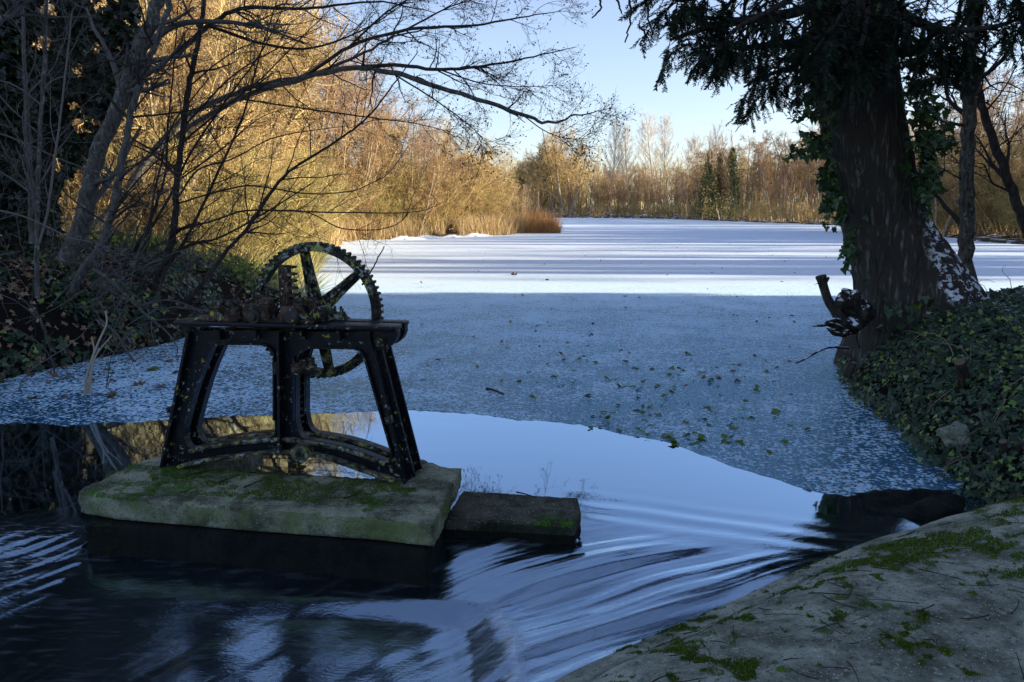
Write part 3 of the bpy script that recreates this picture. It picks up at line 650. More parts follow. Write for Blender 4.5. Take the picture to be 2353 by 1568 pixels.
obj('hub', cyl((0, -.07, 0), (0, .06, 0), .062, 28) + cyl((0, -.09, 0), (0, -.065, 0), .04, 24), M['iron_wheel'], wheel)
# shafts, pinion, bearings on the top plates
zt = ZP + .024
s1 = W(815, 462, -.03)
obj('shaft', cyl((s1[0], -.062, s1[1]), (s1[0], .30, s1[1]), .030, 20) + cyl((s1[0], -.066, s1[1]), (s1[0], -.03, s1[1]), .043, 24, bev=.008), M['bolt'], winch)
s2_ = W(588, 466, -.03)
obj('shaft', cyl((s2_[0], -.05, s2_[1]), (s2_[0], .24, s2_[1]), .021, 18) , M['bolt'], winch)
def gear(cx, cz, r, y0, y1, n, name, m, par=winch):
    th = np.arange(n * 6) * 2 * math.pi / (n * 6); rr = r + np.array([-.018, -.018, -.004, 0, 0, -.004])[np.arange(n * 6) % 6]
    O = np.column_stack([cx + rr * np.cos(th), cz + rr * np.sin(th)]); k = 24; t2 = np.arange(k) * 2 * math.pi / k
    I = np.column_stack([cx + .015 * np.cos(t2), cz + .015 * np.sin(t2)])[::-1]
    return obj(name, plate(O, [I], y0, y1), m, par, False)
gear(s1[0], s1[1], .085, .085, .17, 16, 'pinion', M['rust']); gear(s1[0] + .0, s1[1], .06, .185, .24, 12, 'pinion', M['iron_wheel'])
obj('drum_cover', ring(s1[0] + .03, s1[1] + .012, .055, .07, .078, .03), M['rust'], winch)
c2 = W(655, 440, .12); gear(c2[0], c2[1], .088, .09, .15, 18, 'ratchet_wheel', M['rust']); obj('ratchet_flange', ring(c2[0], c2[1], .062, .082, .092, .03), M['rust'], winch, False)
def bearing(zx, yl, wd, sh, m=M['rust'], ht=.085, yd=.06):
    c = W(zx, 500, yl)[0]; p = []
    p += boxp(c - wd, c + wd, yl - yd, yl + yd, zt + .0005, zt + .018, .004)
    O = [(c - wd * .78, zt + .018), (c - wd * .62, zt + .030), (c - wd * .46, zt + .06), (c - wd * .44, zt + ht), (c + wd * .44, zt + ht), (c + wd * .46, zt + .06), (c + wd * .62, zt + .03), (c + wd * .78, zt + .018)]
    p += plate(O[::-1], [], yl - yd * .75, yl + yd * .75)
    o = obj('bearing_block', p, m, winch, False)
    for s in (-1, 1):
        obj('bolt', cyl((c + s * wd * .82, yl - yd * .3, zt + .018), (c + s * wd * .82, yl - yd * .3, zt + .034), .014, 6) + cyl((c + s * wd * .82, yl - yd * .3, zt + .03), (c + s * wd * .82, yl - yd * .3, zt + .046), .007, 10), M['bolt'], o)
        obj('bolt', cyl((c + s * wd * .36, yl, zt + ht), (c + s * wd * .36, yl, zt + ht + .014), .013, 6) + cyl((c + s * wd * .36, yl, zt + ht + .012), (c + s * wd * .36, yl, zt + ht + .045), .0075, 10), M['bolt'], o)
    return o
bearing(822, .03, .135, 0, ht=.092, yd=.05); bearing(640, .185, .12, 0, ht=.112, m=M['iron_wheel'], yd=.045); bearing(905, .185, .13, 0, ht=.105, m=M['iron_wheel'], yd=.045); bearing(1075, .185, .05, 0, ht=.03, m=M['iron_low'], yd=.03)
# square box bearing with ring on the second shaft
bx = boxp(W(522, 0, .02)[0], W(672, 0, .02)[0], -.02, .09, zt + .0005, zt + .098, .006)
bb = obj('bearing_box', bx, M['rust'], winch); obj('bearing_ring', ring(s2_[0], s2_[1], -.034, -.0205, .038, .022), M['bolt'], bb, False)
for xx in (525, 660): obj('bolt', cyl((W(xx, 0, .02)[0] + .01, .02, zt + .098), (W(xx, 0, .02)[0] + .01, .02, zt + .122), .013, 6), M['bolt'], bb)
obj('bearing_cap', boxp(W(612, 0, .05)[0], W(690, 0, .05)[0], .0, .10, zt + .0985, zt + .125, .005), M['rust'], bb)
# empty bearing saddles at the left with standing studs
for zx, hh in ((350, .075), (450, .068)):
    c = W(zx, 0, .03)[0]; o = obj('bearing_saddle', boxp(c - .062, c + .05, -.02, .09, zt + .0005, zt + .02, .004) + plate([(c - .048, zt + .02), (c + .045, zt + .02), (c + .032, zt + .045), (c + .028, zt + hh), (c - .028, zt + hh), (c - .032, zt + .04)], [], -.005, .075), M['rust'], winch, False)
    for s in (-.012, .02): obj('stud', cyl((c + s, .03 + s, zt + hh), (c + s, .03 + s, zt + hh + .04 + abs(s)), .0065, 10), M['bolt'], o)
obj('bearing_saddle', boxp(W(240, 0, .03)[0], W(330, 0, .03)[0], -.01, .08, zt + .0005, zt + .014, .003), M['iron_low'], winch)
c = W(700, 0, .25)[0]; 
# pawl lever
pw0 = W(462, 372, .05); pw1 = W(525, 405, .05); pw2 = W(575, 400, .05)
lev = spline([(pw0[0], .05, pw0[1]), (pw0[0] + .035, .05, pw0[1] - .012), (pw1[0], .05, pw1[1]), (pw2[0], .05, pw2[1] - .004)], 14); rr_ = np.interp(np.linspace(0, 1, 14), [0, .15, 1], [.009, .012, .013])
obj('pawl_lever', tube(lev, rr_, 8, True), M['rust'], winch)
obj('worm_housing', boxp(W(930, 0, .2)[0], W(1010, 0, .2)[0], .16, .26, zt + .0005, zt + .055, .006) + boxp(W(955, 0, .1)[0], W(1000, 0, .1)[0], .05, .14, zt + .0005, zt + .085, .006), M['iron_wheel'], winch)

# ------------------------------------------------------------ vegetation prototypes
rng = np.random.default_rng(11)
def stems(rng, n, H, spread, lean, r, npts=9, wob=.06, base=.25, hv=.25):
    P = np.empty((n, npts, 3)); ang = rng.uniform(0, 2 * math.pi, n); d = np.stack([np.cos(ang) * spread, np.sin(ang) * spread, np.ones(n)], 1) + rng.normal(size=(n, 3)) * .08
    d += np.asarray(lean); d = nrm(d); P[:, 0] = np.stack([np.cos(ang), np.sin(ang), np.zeros(n)], 1) * base * rng.uniform(.2, 1, n)[:, None]
    L = (H * rng.uniform(1 - hv, 1 + hv * .3, n) / (npts - 1))[:, None]
    for k in range(1, npts): d = nrm(d + rng.normal(size=(n, 3)) * wob); P[:, k] = P[:, k - 1] + d * L
    Rr = r * rng.uniform(.6, 1.1, n)[:, None] * np.linspace(1, .22, npts)[None] ** .8
    return P, Rr
PROTO = {}
def proto_far(kind, seed, H):
    """returns trunk parts, crown parts (built at the origin)"""
    g = np.random.default_rng(seed)
    if kind == 'alder':       # slim bare tree, brown twiggy crown
        P, Q = stems(g, int(g.integers(1, 4)), H, .07, (0, 0, 0), .10, 12, .035)
        a, ar = grow(P, Q, g, 30, .3, .98, (35, 65), H * .17, 5, .38, .16, (0, 0, .35), taperL=.55, minr=.012)
        b1, br = grow(a, ar, g, 7, .25, 1, (25, 55), H * .07, 4, .5, .22, (0, 0, .2), minr=.008)
        c1, cr = grow(b1, br, g, 6, .2, 1, (20, 60), H * .035, 3, .6, .25, (0, 0, .1), minr=.009)
        return tube(P, Q, 6), tube(a, ar, 3) + tube(b1, br, 3) + tube(c1, cr, 3)
    if kind == 'thin':        # dense upright coppice poles
        P, Q = stems(g, 7, H, .10, (0, 0, 0), .065, 9, .04, .8)
        a, ar = grow(P, Q, g, 16, .25, .98, (20, 45), H * .17, 4, .4, .14, (0, 0, .5), minr=.010)
        b1, br = grow(a, ar, g, 9, .2, 1, (20, 50), H * .07, 3, .5, .2, (0, 0, .3), minr=.007)
        return tube(P, Q, 5), tube(a, ar, 3) + tube(b1, br, 3)
    if kind == 'poplar':
        P, Q = stems(g, 1, H, .02, (0, 0, 0), .17, 12, .02)
        a, ar = grow(P, Q, g, 64, .28, .97, (30, 52), H * .40, 6, .35, .08, (0, 0, .75), taperL=.55, minr=.022)
        b1, br = grow(a, ar, g, 11, .2, 1, (18, 45), H * .085, 4, .5, .12, (0, 0, .6), minr=.016)
        c1, cr = grow(b1, br, g, 4, .2, 1, (15, 50), H * .045, 3, .6, .15, (0, 0, .5), minr=.010)
        return tube(P, Q, 6), tube(a, ar, 3) + tube(b1, br, 3) + tube(c1, cr, 3)
    if kind == 'willow':      # broad rounded crown
        P, Q = stems(g, 5, H * .62, .55, (0, 0, 0), .22, 8, .10)
        a, ar = grow(P, Q, g, 14, .35, 1, (25, 60), H * .36, 6, .45, .2, (0, 0, .35), minr=.02)
        b1, br = grow(a, ar, g, 12, .3, 1, (25, 60), H * .14, 4, .5, .25, (0, 0, .3), minr=.018)
        c1, cr = grow(b1, br, g, 9, .2, 1, (20, 60), H * .06, 3, .6, .3, (0, 0, .2), minr=.014)
        return tube(P, Q, 6), tube(a, ar, 3) + tube(b1, br, 3) + tube(c1, cr, 3)
    if kind == 'shrub':       # arching multi stem bank shrub
        P, Q = stems(g, 16, H, .55, (.12, -.05, 0), .028, 9, .10, .5)
        a, ar = grow(P, Q, g, 12, .15, .98, (20, 60), H * .38, 6, .55, .2, (0, 0, .1), minr=.010)
        b1, br = grow(a, ar, g, 8, .15, 1, (20, 60), H * .17, 4, .6, .3, (0, 0, 0), minr=.007)
        c1, cr = grow(b1, br, g, 2, .15, 1, (20, 70), H * .08, 3, .7, .35, (0, 0, 0), minr=.0035)
        return tube(P, Q, 5), tube(a, ar, 3) + tube(b1, br, 3) + tube(c1, cr, 3)
    if kind == 'bank':        # leaning alder on the left bank
        P, Q = stems(g, 4, H, .22, (.35, -.12, 0), .11, 11, .06, .5)
        a, ar = grow(P, Q, g, 22, .15, .98, (30, 65), H * .27, 7, .42, .16, (0.15, 0, .15), minr=.012)
        b1, br = grow(a, ar, g, 10, .15, 1, (25, 60), H * .11, 5, .5, .25, (0, 0, .05), minr=.010)
        c1, cr = grow(b1, br, g, 4, .15, 1, (20, 65), H * .05, 3, .6, .3, (0, 0, 0), minr=.007)
        return tube(P, Q, 7), tube(a, ar, 4) + tube(b1, br, 3) + tube(c1, cr, 3)
    if kind == 'ivy_tree':
        P, Q = stems(g, 2, H, .06, (0, 0, 0), .16, 10, .04)
        a, ar = grow(P, Q, g, 26, .25, .98, (35, 65), H * .17, 5, .38, .16, (0, 0, .3), minr=.012)
        b1, br = grow(a, ar, g, 8, .25, 1, (25, 55), H * .07, 4, .5, .22, (0, 0, .2), minr=.007)
        n = 3600; k = g.integers(0, 2, n); t = g.uniform(.05, .80, n) * 9; i = t.astype(int); p = P[k, i] + (P[k, i + 1] - P[k, i]) * (t - i)[:, None]
        nn = nrm(g.normal(size=(n, 3))); p = p + nn * (g.uniform(0, 1, n) ** .5 * 2.2 * (1.0 - t / 9) * (.15 + 1.2 * vnoise(p[:, 2], k * 3., .8, 4)))[:, None]
        lv = scatter(LEAF_V * [1.1, 1, 1], LEAF_F, p, basis(nn + g.normal(size=(n, 3)) * .7, g), g.uniform(.13, .26, n))
        return tube(P, Q, 6), tube(a, ar, 3) + tube(b1, br, 3), [lv]
def far_tree(kind, seed, H, tm, cm, name, label, cat, group, im=None):
    r_ = proto_far(kind, seed, H); e = empty(name, (0, 0, 0), label, cat, group)
    obj('trunk', r_[0], tm, e); obj('crown', r_[1], cm, e)
    if im is not None and len(r_) > 2: obj('ivy', r_[2], im, e)
    return e
class Kind:
    """a tree kind with a few prototype variants; the first use of a variant moves the prototype itself"""
    def __init__(s, variants): s.v = variants; s.used = [False] * len(variants)
    def place(s, x, y, sc=1., k=None, label=None, group=None, dz=-.05, rot=None, leanx=0.):
        k = random.randrange(len(s.v)) if k is None else k
        o = s.v[k] if not s.used[k] else copy_tree(s.v[k]); s.used[k] = True
        o.location = (x, y, float(zT(np.array([x]), np.array([y]))[0]) + dz); o.scale = (sc * random.uniform(.9, 1.1), sc * random.uniform(.9, 1.1), sc)
        o.rotation_euler = (0, leanx, random.uniform(0, 6.28) if rot is None else rot)
        if label: o['label'] = label if group and 'evergreen' in group else label + ', ' + spot(x, y)
        if group: o['group'] = group
        return o
K = {}
K['alder'] = Kind([far_tree('alder', 20 + i, 10, M['bark_far'], M['twig_brown'], 'alder_tree', 'x', 'tree', 'x') for i in range(4)])
K['thin'] = Kind([far_tree('thin', 30 + i, 8, M['bark_far'], M['twig_brown'] if i else M['twig_olive'], 'coppice_tree', 'x', 'tree', 'x') for i in range(3)])
K['poplar'] = Kind([far_tree('poplar', 40 + i, 15, M['bark_white'], M['twig_white'], 'poplar_tree', 'x', 'tree', 'x') for i in range(3)])
K['willow'] = Kind([far_tree('willow', 50, 11, M['bark_far'], M['twig_gold'], 'willow_tree', 'x', 'tree', 'x')])
K['shrub'] = Kind([far_tree('shrub', 60 + i, 4, M['twig_gold'], (M['twig_gold'], M['twig_gold'], M['twig_olive'])[i], 'willow_shrub', 'x', 'shrub', 'x') for i in range(3)])
K['bank'] = Kind([far_tree('bank', 70 + i, 10, bark('bark_bank', (.16, .12, .07), (.50, .42, .28), 4) if i == 0 else bpy.data.materials['bark_bank'], (M['twig_gold'], M['twig_brown'], M['twig_gold'])[i], 'bank_tree', 'x', 'tree', 'x') for i in range(3)])
K['ivy'] = Kind([far_tree('ivy_tree', 80 + i, 10.5, M['bark_far'], M['twig_brown'], 'ivy_clad_tree', 'x', 'tree', 'x', M['far_ivy']) for i in range(2)])

def spot(x, y):
    c = math.cos(PITCH) * y + math.sin(PITCH) * 1.75; px = 1176.5 + 1800 * x / c
    for lim, w_ in ((120, 'by the left edge'), (230, 'behind the ivy-clad tree'), (330, 'behind the pale leaning trunk'), (430, 'behind the dark sapling'), (540, 'above the left end of the winch'), (640, 'above the rack bar'), (760, 'above the toothed wheel'), (880, 'right of the toothed wheel'), (980, 'left of the snow heaps'), (1080, 'behind the snow heaps'), (1180, 'near the reedy point'), (1255, 'just past the reedy point'), (1340, 'below the broad willow'), (1420, 'below the left poplars'), (1500, 'below the middle poplars'), (1580, 'below the right poplars'), (1660, 'at the highest ivy-clad tree'), (1740, 'under the hanging needles'), (1830, 'midway to the big trunk'), (1990, 'touching the big trunk'), (2120, 'hidden behind the big trunk'), (2240, 'between big and slim trunks'), (2360, 'at the right edge')):
        if px < lim: return w_
    return 'beyond the right edge'
# ---- far shore
def row(kind, pts, hs, label, group, ks=None):
    for i, (x, y) in enumerate(pts):
        K[kind].place(x, y, hs[i] if hasattr(hs, '__len__') else hs * random.uniform(.85, 1.12), None if ks is None else ks[i % len(ks)], label, group)
def shore_pts(px0, px1, n, Yf, jit=3):
    out = []
    for i in range(n):
        px = px0 + (px1 - px0) * (i + random.uniform(.1, .9)) / n; Y = Yf(px) + random.uniform(0, jit); out.append((at(px, 600, Y)[0], Y))
    return out
YF = lambda px: float(np.interp(px, [1150, 1250, 1380, 1500, 1600, 1700, 1800, 1930, 2000, 2100, 2240, 2360], [112, 128, 127, 121, 108, 93, 84, 75, 66, 52, 40, 38.5]))
row('poplar', [(at(p, 600, 150)[0], 150 + q) for p, q in ((1265, 4), (1290, 0), (1322, 5), (1395, -3), (1440, 0), (1492, -4), (1528, 3), (1575, 0), (1610, -2))], [.9, .98, .92, .98, .92, 1.05, 1.02, .96, .9], 'tall pale poplar beyond the far shore', 'pale poplars behind the far shore')
row('alder', shore_pts(1170, 1330, 9, lambda p: YF(p) + 1), .56, 'short bare brown tree on the far shore', 'bare brown trees below the willow')
row('alder', shore_pts(1340, 1620, 15, lambda p: YF(p) + 1), .80, 'bare brown tree before the pale poplars', 'bare brown trees in front of the poplars')
row('alder', shore_pts(1590, 1960, 17, lambda p: YF(p) + 1), 1.0, 'tall bare alder across the lake', 'tall bare alders left of the big trunk')
row('alder', shore_pts(1150, 1960, 16, lambda p: YF(p) + 9, 5), .95, 'bare tree in the second row of the far wood', 'second row of the far wood')
row('thin', shore_pts(1180, 1960, 34, lambda p: YF(p) + .5, 2), .75, 'thin upright stems at the far ice edge', 'coppice stems on the far shore')
row('alder', shore_pts(1150, 1960, 22, lambda p: YF(p) + 20, 6), .95, 'bare tree deep in the far wood', 'deep rows of the far wood')
row('alder', shore_pts(1620, 1960, 12, lambda p: YF(p) + 4, 3), 1.15, 'tallest bare alder across the lake', 'tallest bare alders across the lake')
row('thin', shore_pts(1180, 2360, 26, lambda p: YF(p) + 5, 4), .95, 'thin upright stems behind the far shore', 'coppice stems behind the far shore')
K['willow'].place(at(1305, 600, 128)[0], 128, 1.62, 0, 'broad golden round-crowned willow', 'golden willow')
K['willow'].place(at(1225, 600, 135)[0], 135, 1.35, 0, 'smaller golden willow left of the broad one', 'golden willow')
for p, Yo, s, lb in ((1205, 128, .72, 'ivy-clad tree at the left end of the far shore'), (1648, 101, .98, 'ivy-clad tree between the two taller ivy trees'), (1605, 106, 1.05, 'highest green ivy-clad tree of the far shore'), (1690, 97, .98, 'second ivy-clad tree of the far shore'), (1245, 150, .95, 'dark ivy-clad tree behind the golden willow')):
    K['ivy'].place(at(p, 600, Yo)[0], Yo, s, None, lb, 'ivy-clad trees of the far shore')
row('shrub', shore_pts(1330, 1960, 22, lambda p: YF(p) - .3, 1), .62, 'low tangled shrub at the edge of the far ice', 'low shrubs on the far shore')
gm = np.random.default_rng(77); nS = 1500; P = np.empty((nS, 7, 3)); xx_ = gm.uniform(-75, 95, nS); yy_ = gm.uniform(0, 40, nS) + np.interp(xx_, [-75, 0, 20, 34, 95], [75, 155, 152, 118, 60]); P[:, 0] = np.stack([xx_, yy_, zT(xx_, yy_)], 1); d = nrm(gm.normal(size=(nS, 3)) * .1 + [0, 0, 1])
hh_ = gm.uniform(5.5, 9.5, nS) / 6
for k in range(1, 7): d = nrm(d + gm.normal(size=(nS, 3)) * .06); P[:, k] = P[:, k - 1] + d * hh_[:, None]
Q = np.linspace(.13, .04, 7)[None].repeat(nS, 0); a, ar = grow(P, Q, gm, 16, .08, 1, (25, 65), 2.4, 4, .5, .2, (0, 0, .3), minr=.03); b1, br = grow(a, ar, gm, 4, .2, 1, (25, 65), 1.1, 3, .6, .25, minr=.022)
tag(obj('far_wood', tube(P, Q, 4) + tube(a, ar, 3) + tube(b1, br, 3), M['twig_olive']), 'brown mass of distant woodland filling the gaps behind the shore trees', 'woodland', kind='stuff')
# ---- right hand wood behind the big trunk, some beyond the frame (they throw the striped shade)
row('bank', [(random.uniform(24.5, 33) + (y - 38) * .05, y) for y in np.linspace(37, 62, 9)], .95, 'bare golden tree on the right shore', 'golden trees on the right shore')
row('shrub', [(at(p, 600, Y)[0], Y) for p, Y in zip(np.linspace(2085, 2380, 12), np.linspace(52, 39.3, 12))], .8, 'golden tangled shrub at the right ice edge', 'shrubs on the right shore')
row('shrub', [(at(p, 600, Y)[0], Y + 3) for p, Y in zip(np.linspace(2060, 2400, 9), np.linspace(53, 40, 9))], 1.35, 'taller golden shrub behind the right shore', 'taller shrubs on the right shore')
pts = [(30 + random.uniform(0, 26), y + random.uniform(-.5, .5)) for y in (18.5, 19.6, 22, 23, 26, 27.3, 30, 31, 33, 36, 37, 38.5, 41, 44, 46, 48, 51, 54, 57, 60, 64, 68, 73, 78)]
row('alder', pts, 1.25, 'bare tree standing in the wood on the right shore', 'trees of the right wood')

def fit(x, y, s, k=9.2):
    px = 1176.5 + 1800 * (x + 2.0) / (math.cos(PITCH) * y + .3); el = float(np.interp(px, [300, 600, 700, 800, 870, 950, 1050, 1130, 1190, 1260], [22, 16, 13.5, 11, 9.2, 7.2, 5.6, 4.0, 2.6, 1.6]))
    return min(s, (math.tan(math.radians(el)) * y + 1.4) / k * random.uniform(.88, 1.04))
# ---- left bank thicket, sunlit
def shx(y):
    seg = [(a, c) for a, c in zip(SHORE[6:15], SHORE[7:15])]
    return float(np.interp(y, [12.5, 14.8, 20, 27, 39.4, 42.6, 45.5, 48.5, 58.5], [-4.5, -4.2, -5.5, -6.9, -8.9, -6.5, -4, -1, 2.5]))
LB = 'golden shrub over the left bank reeds'
for y in np.linspace(17.5, 57, 30):
    K['shrub'].place(shx(y) - random.uniform(1.0, 2.4) - (2.0 if y > 42 else 0), y, random.uniform(.65, .95), None, LB, 'golden shrubs along the left bank')
for y in np.linspace(18, 60, 20):
    K['shrub'].place(shx(y) - random.uniform(3.5, 6), y, random.uniform(1.1, 1.6) * (.75 if y < 28 else 1), None, 'taller golden shrub behind the left bank reeds', 'taller golden shrubs of the left bank')
for i, y in enumerate(np.linspace(19, 54, 22)):
    x = shx(y) - random.uniform(3.0, 5.5); K['bank'].place(x, y, fit(x, y, 1.3), 1 if y > 37 and i % 4 else (0, 2, 0, 1)[i % 4], 'leaning bare golden tree on the left bank', 'leaning trees on the left bank', rot=random.uniform(-.6, .6))
for i, y in enumerate(np.linspace(20, 60, 26)):
    x = shx(y) - random.uniform(6, 15); K['bank'].place(x, y, fit(x, y, 1.9), 1 if y > 38 and i % 4 else i % 3, 'tall bare tree deep in the left bank wood', 'back row of the left bank wood', rot=random.uniform(-.8, .8))
for x, y, s in ((-3, 63, .75), (-7, 60, .85), (-1.5, 70, .6), (-5, 72, .75), (-9, 66, .9), (-3.5, 82, .7), (-6, 92, .8), (-2, 100, .75), (-12, 75, .95)):
    K['bank'].place(x, y, fit(x, y, s * 1.5), 1, 'brown bare tree on the point behind the reeds', 'brown trees behind the point')
for x, y, s in ((-2.5, 56, .8), (-.2, 60, .7), (-3.5, 53, .9), (-6, 52, 1.0)):
    K['shrub'].place(x, y, s, 1, 'rounded olive shrub at the tip of the reedy point', 'rounded shrubs on the point')

# ------------------------------------------------------------ reeds and grass
def blades(pos, h, wd, g, lean=.35, mat_='reed'):
    N = len(pos); z = nrm(np.stack([g.normal(size=N) * lean, g.normal(size=N) * lean, np.ones(N)], 1)); a = g.normal(size=(N, 3)); x = nrm(np.cross(a, z)); y = np.cross(z, x)
    V = BLADE_V; Pp = pos[:, None, :] + V[None, :, 0, None] * wd[:, None, None] * x[:, None, :] + (V[None, :, 1, None] * z[:, None, :] + V[None, :, 2, None] * y[:, None, :] * 1.2) * h[:, None, None]
    F = (BLADE_F[None] + (np.arange(N) * 7)[:, None, None]).reshape(-1, 3)
    return Pp.reshape(-1, 3), F
def along(y0, y1, n, a, c, g):
    y = g.uniform(y0, y1, n); x = np.array([shx(v) for v in y]) - g.uniform(a, c, n); return np.stack([x, y], 1)
def onland(p, dz=-.05): return np.column_stack([p, np.maximum(zT(p[:, 0], p[:, 1]), -.05) + dz])
g = np.random.default_rng(5)
p = onland(along(30, 58.3, 15000, -.5, 3.2, g)); cl = vnoise(p[:, 0], p[:, 1], 1.2, 33); k = cl > .33; p = p[k]; n = len(p)
tag(obj('reeds', [blades(p, g.uniform(.7, 1.7, n) * (.55 + .6 * cl[k]), g.uniform(.012, .03, n), g, .22)], M['reed']), 'pale dry reeds fringing the point at the edge of the frozen lake', 'reeds', kind='stuff')
p = onland(np.stack([3.2 - np.abs(g.normal(0, 1.6, 4200)), g.uniform(52, 60, 4200)], 1)); n = len(p)
tag(obj('reeds', [blades(p, g.uniform(.5, 1.9, n) * (.35 + 1.0 * vnoise(p[:, 0], p[:, 1], .6, 3)) * (.45 + .65 * np.exp(-((p[:, 0] - 1.6) / 1.5) ** 2)), g.uniform(.015, .03, n), g, .3)], M['reed_brown']), 'russet reed clump at the tip of the point', 'reeds', kind='stuff')
p = onland(along(14, 31, 16000, -.4, 4.5, g)); n = len(p)
tag(obj('grass', [blades(p, g.uniform(.35, 1.0, n), g.uniform(.008, .018, n), g, .75)], M['grass']), 'long yellow grass on the sunlit left bank', 'grass', kind='stuff')
# fallen logs with snow on the left bank and snow humps by the reeds
for i, (x, y) in enumerate(((-4.6, 43.5), (-3.2, 44.8), (-2.0, 46.5), (-5.6, 42.3))):
    q = spline([(x - .9, y - .2, .0), (x - .2, y, .10), (x + .1, y + .1, .04), (x + 1.0, y + .3, .02)], 9)
    tag(obj('snow_mound', tube(q, np.array([.04, .10, .16, .13, .18, .12, .16, .08, .03]) * random.uniform(.6, 1), 9, True), M['snow']), 'small heap of snow at the foot of the reeds', 'snow', 'snow heaps by the reeds')

# ------------------------------------------------------------ near left bank, in shade
def PY(pts): return np.array([at(a, c, Y) for a, c, Y in pts])
def twigs(P, Q, g, lv, trop=(0, 0, 0), bias=None):
    out = [];
    for (c, L, ang, npts, wob, rf, minr, k) in lv:
        P, Q = grow(P, Q, g, c, .12, 1, ang, L, npts, rf, wob, trop, minr=minr, bias=bias); out += tube(P, Q, k)
    return out, P, Q
def near_tree(name, label, polys, tmat, bmat, lv, seed, cat='tree', trop=(0, 0, .15), leafdots=0, group=None, extra=None):
    g = np.random.default_rng(seed); e = empty(name, tuple(PY([polys[0][0][0]])[0]), label, cat, group); org = np.array(e.location); parts = []; bp = []; dots = []
    for i, (pts, r0, r1) in enumerate(polys):
        n = max(14, len(pts) * 5); P = spline(PY(pts), n) - org; P[1:-1] += g.normal(size=(n - 2, 3)) * r0 * .12; Q = np.linspace(r0, r1, n)
        (parts if i == 0 else bp).extend(tube(P, Q, 12 if r0 > .03 else 7))
        o, lp, lq = twigs(P[None, 2:], Q[None, 2:], g, lv, trop); bp += o
        if leafdots: 
            m = g.integers(0, len(lp), leafdots); dots.append(lp[m, -1])
    obj('trunk', parts, tmat, e)
    if bp: obj('branches', bp, bmat, e)
    if dots:
        d = np.concatenate(dots); N = len(d)
        obj('catkins', [scatter(LEAF_V, LEAF_F, d, basis(g.normal(size=(N, 3)), g), g.uniform(.015, .032, N))], M['twig_brown2'], e)
    return e
M['twig_brown2'] = twig('seed_brown', (.035, .025, .018), (.07, .045, .03))
TW = lambda a, b_, c, s=1.: [(a, 1.5 * s, (25, 60), 9, .13, .5, .0035, 4), (b_, .55 * s, (25, 60), 6, .18, .55, .0022, 3), (c, .2 * s, (25, 60), 4, .22, .7, .0017, 3)]
# limb B and C : the overhanging alder reaching right over the ice
Yb = 12.5
near_tree('leaning_alder', 'large alder on the left leaning far out over the ice, its trunk sunlit', [
    ([(150, 600, 18), (227, 542, 18), (311, 403, 17.8), (421, 304, 17.5), (550, 227, 17), (696, 180, 15.5), (804, 158, 14), (900, 168, 12.5), (1055, 216, 11.3), (1195, 260, 11), (1261, 282, 10.9), (1320, 268, 10.8), (1382, 255, 10.8)], .085, .005),
    ([(804, 158, 14), (900, 150, 12.5), (1010, 160, 11.4), (1120, 150, 11.2), (1230, 130, 11), (1325, 108, 10.9)], .035, .004),
    ([(696, 180, 15.5), (800, 110, 14), (930, 70, 11.6), (1080, 60, 11.4), (1200, 40, 11.2), (1290, 25, 11)], .035, .004),
    ([(1195, 260, 11), (1250, 300, 10.9), (1300, 318, 10.8), (1352, 318, 10.7)], .009, .003),
    ([(900, 168, 12.5), (1000, 230, 11.3), (1080, 290, 11.2), (1120, 330, 11.1)], .014, .003),
    ([(1010, 160, 11.4), (1100, 190, 11.2), (1200, 200, 11), (1290, 195, 10.9)], .012, .003),
    ([(550, 227, 17), (700, 250, 15), (850, 270, 13), (960, 285, 11.6), (1060, 310, 11.5)], .02, .003),
    ([(800, 110, 14), (900, 20, 11.6), (1020, -30, 11.4)], .02, .004), ([(930, 70, 11.6), (1050, 10, 11.4), (1180, -20, 11.2)], .015, .003)],
    M['bark_grey'], M['twig_dark'], [(15, .9, (25, 60), 9, .12, .5, .0042, 4), (7, .42, (25, 60), 6, .16, .55, .0028, 3), (4, .17, (25, 60), 4, .22, .7, .002, 3)], 101, leafdots=500)
near_tree('leaning_tree', 'tree leaning right behind the saplings, its upper limb crossing the golden twigs', [
    ([(120, 640, 17), (176, 564, 17), (275, 458, 17), (366, 335, 17), (440, 262, 17), (520, 225, 16.8), (586, 198, 16.5), (700, 175, 16), (804, 136, 15.5), (900, 90, 15), (1000, 60, 14.3)], .10, .01),
    ([(400, 130, 13.8), (480, 60, 13.8), (560, 20, 13.6), (700, 20, 13.4), (860, 5, 13.2), (1000, 30, 13)], .05, .006),
    ([(480, 60, 13.8), (600, 100, 13.6), (720, 110, 13.5), (850, 60, 13.4), (950, -10, 13.3)], .03, .006)],
    M['bark_grey'], M['twig_dark'], [(16, 1.6, (25, 60), 9, .12, .5, .004, 4), (8, .6, (25, 60), 6, .16, .55, .0026, 3), (3, .22, (25, 60), 4, .22, .7, .0019, 3)], 102, leafdots=120)
near_tree('birch_tree', 'pale grey leaning tree trunk at upper left with ivy behind it', [
    ([(150, 600, 10.6), (190, 505, 10.6), (220, 366, 10.6), (279, 227, 10.6), (318, 120, 10.6), (352, 37, 10.6), (375, -30, 10.6)], .115, .075),
    ([(318, 120, 10.6), (400, 60, 10.6), (500, 50, 10.7), (590, 60, 10.8), (700, 100, 10.9)], .05, .01)],
    M['bark_grey'], M['twig_grey'], TW(9, 6, 3), 103)
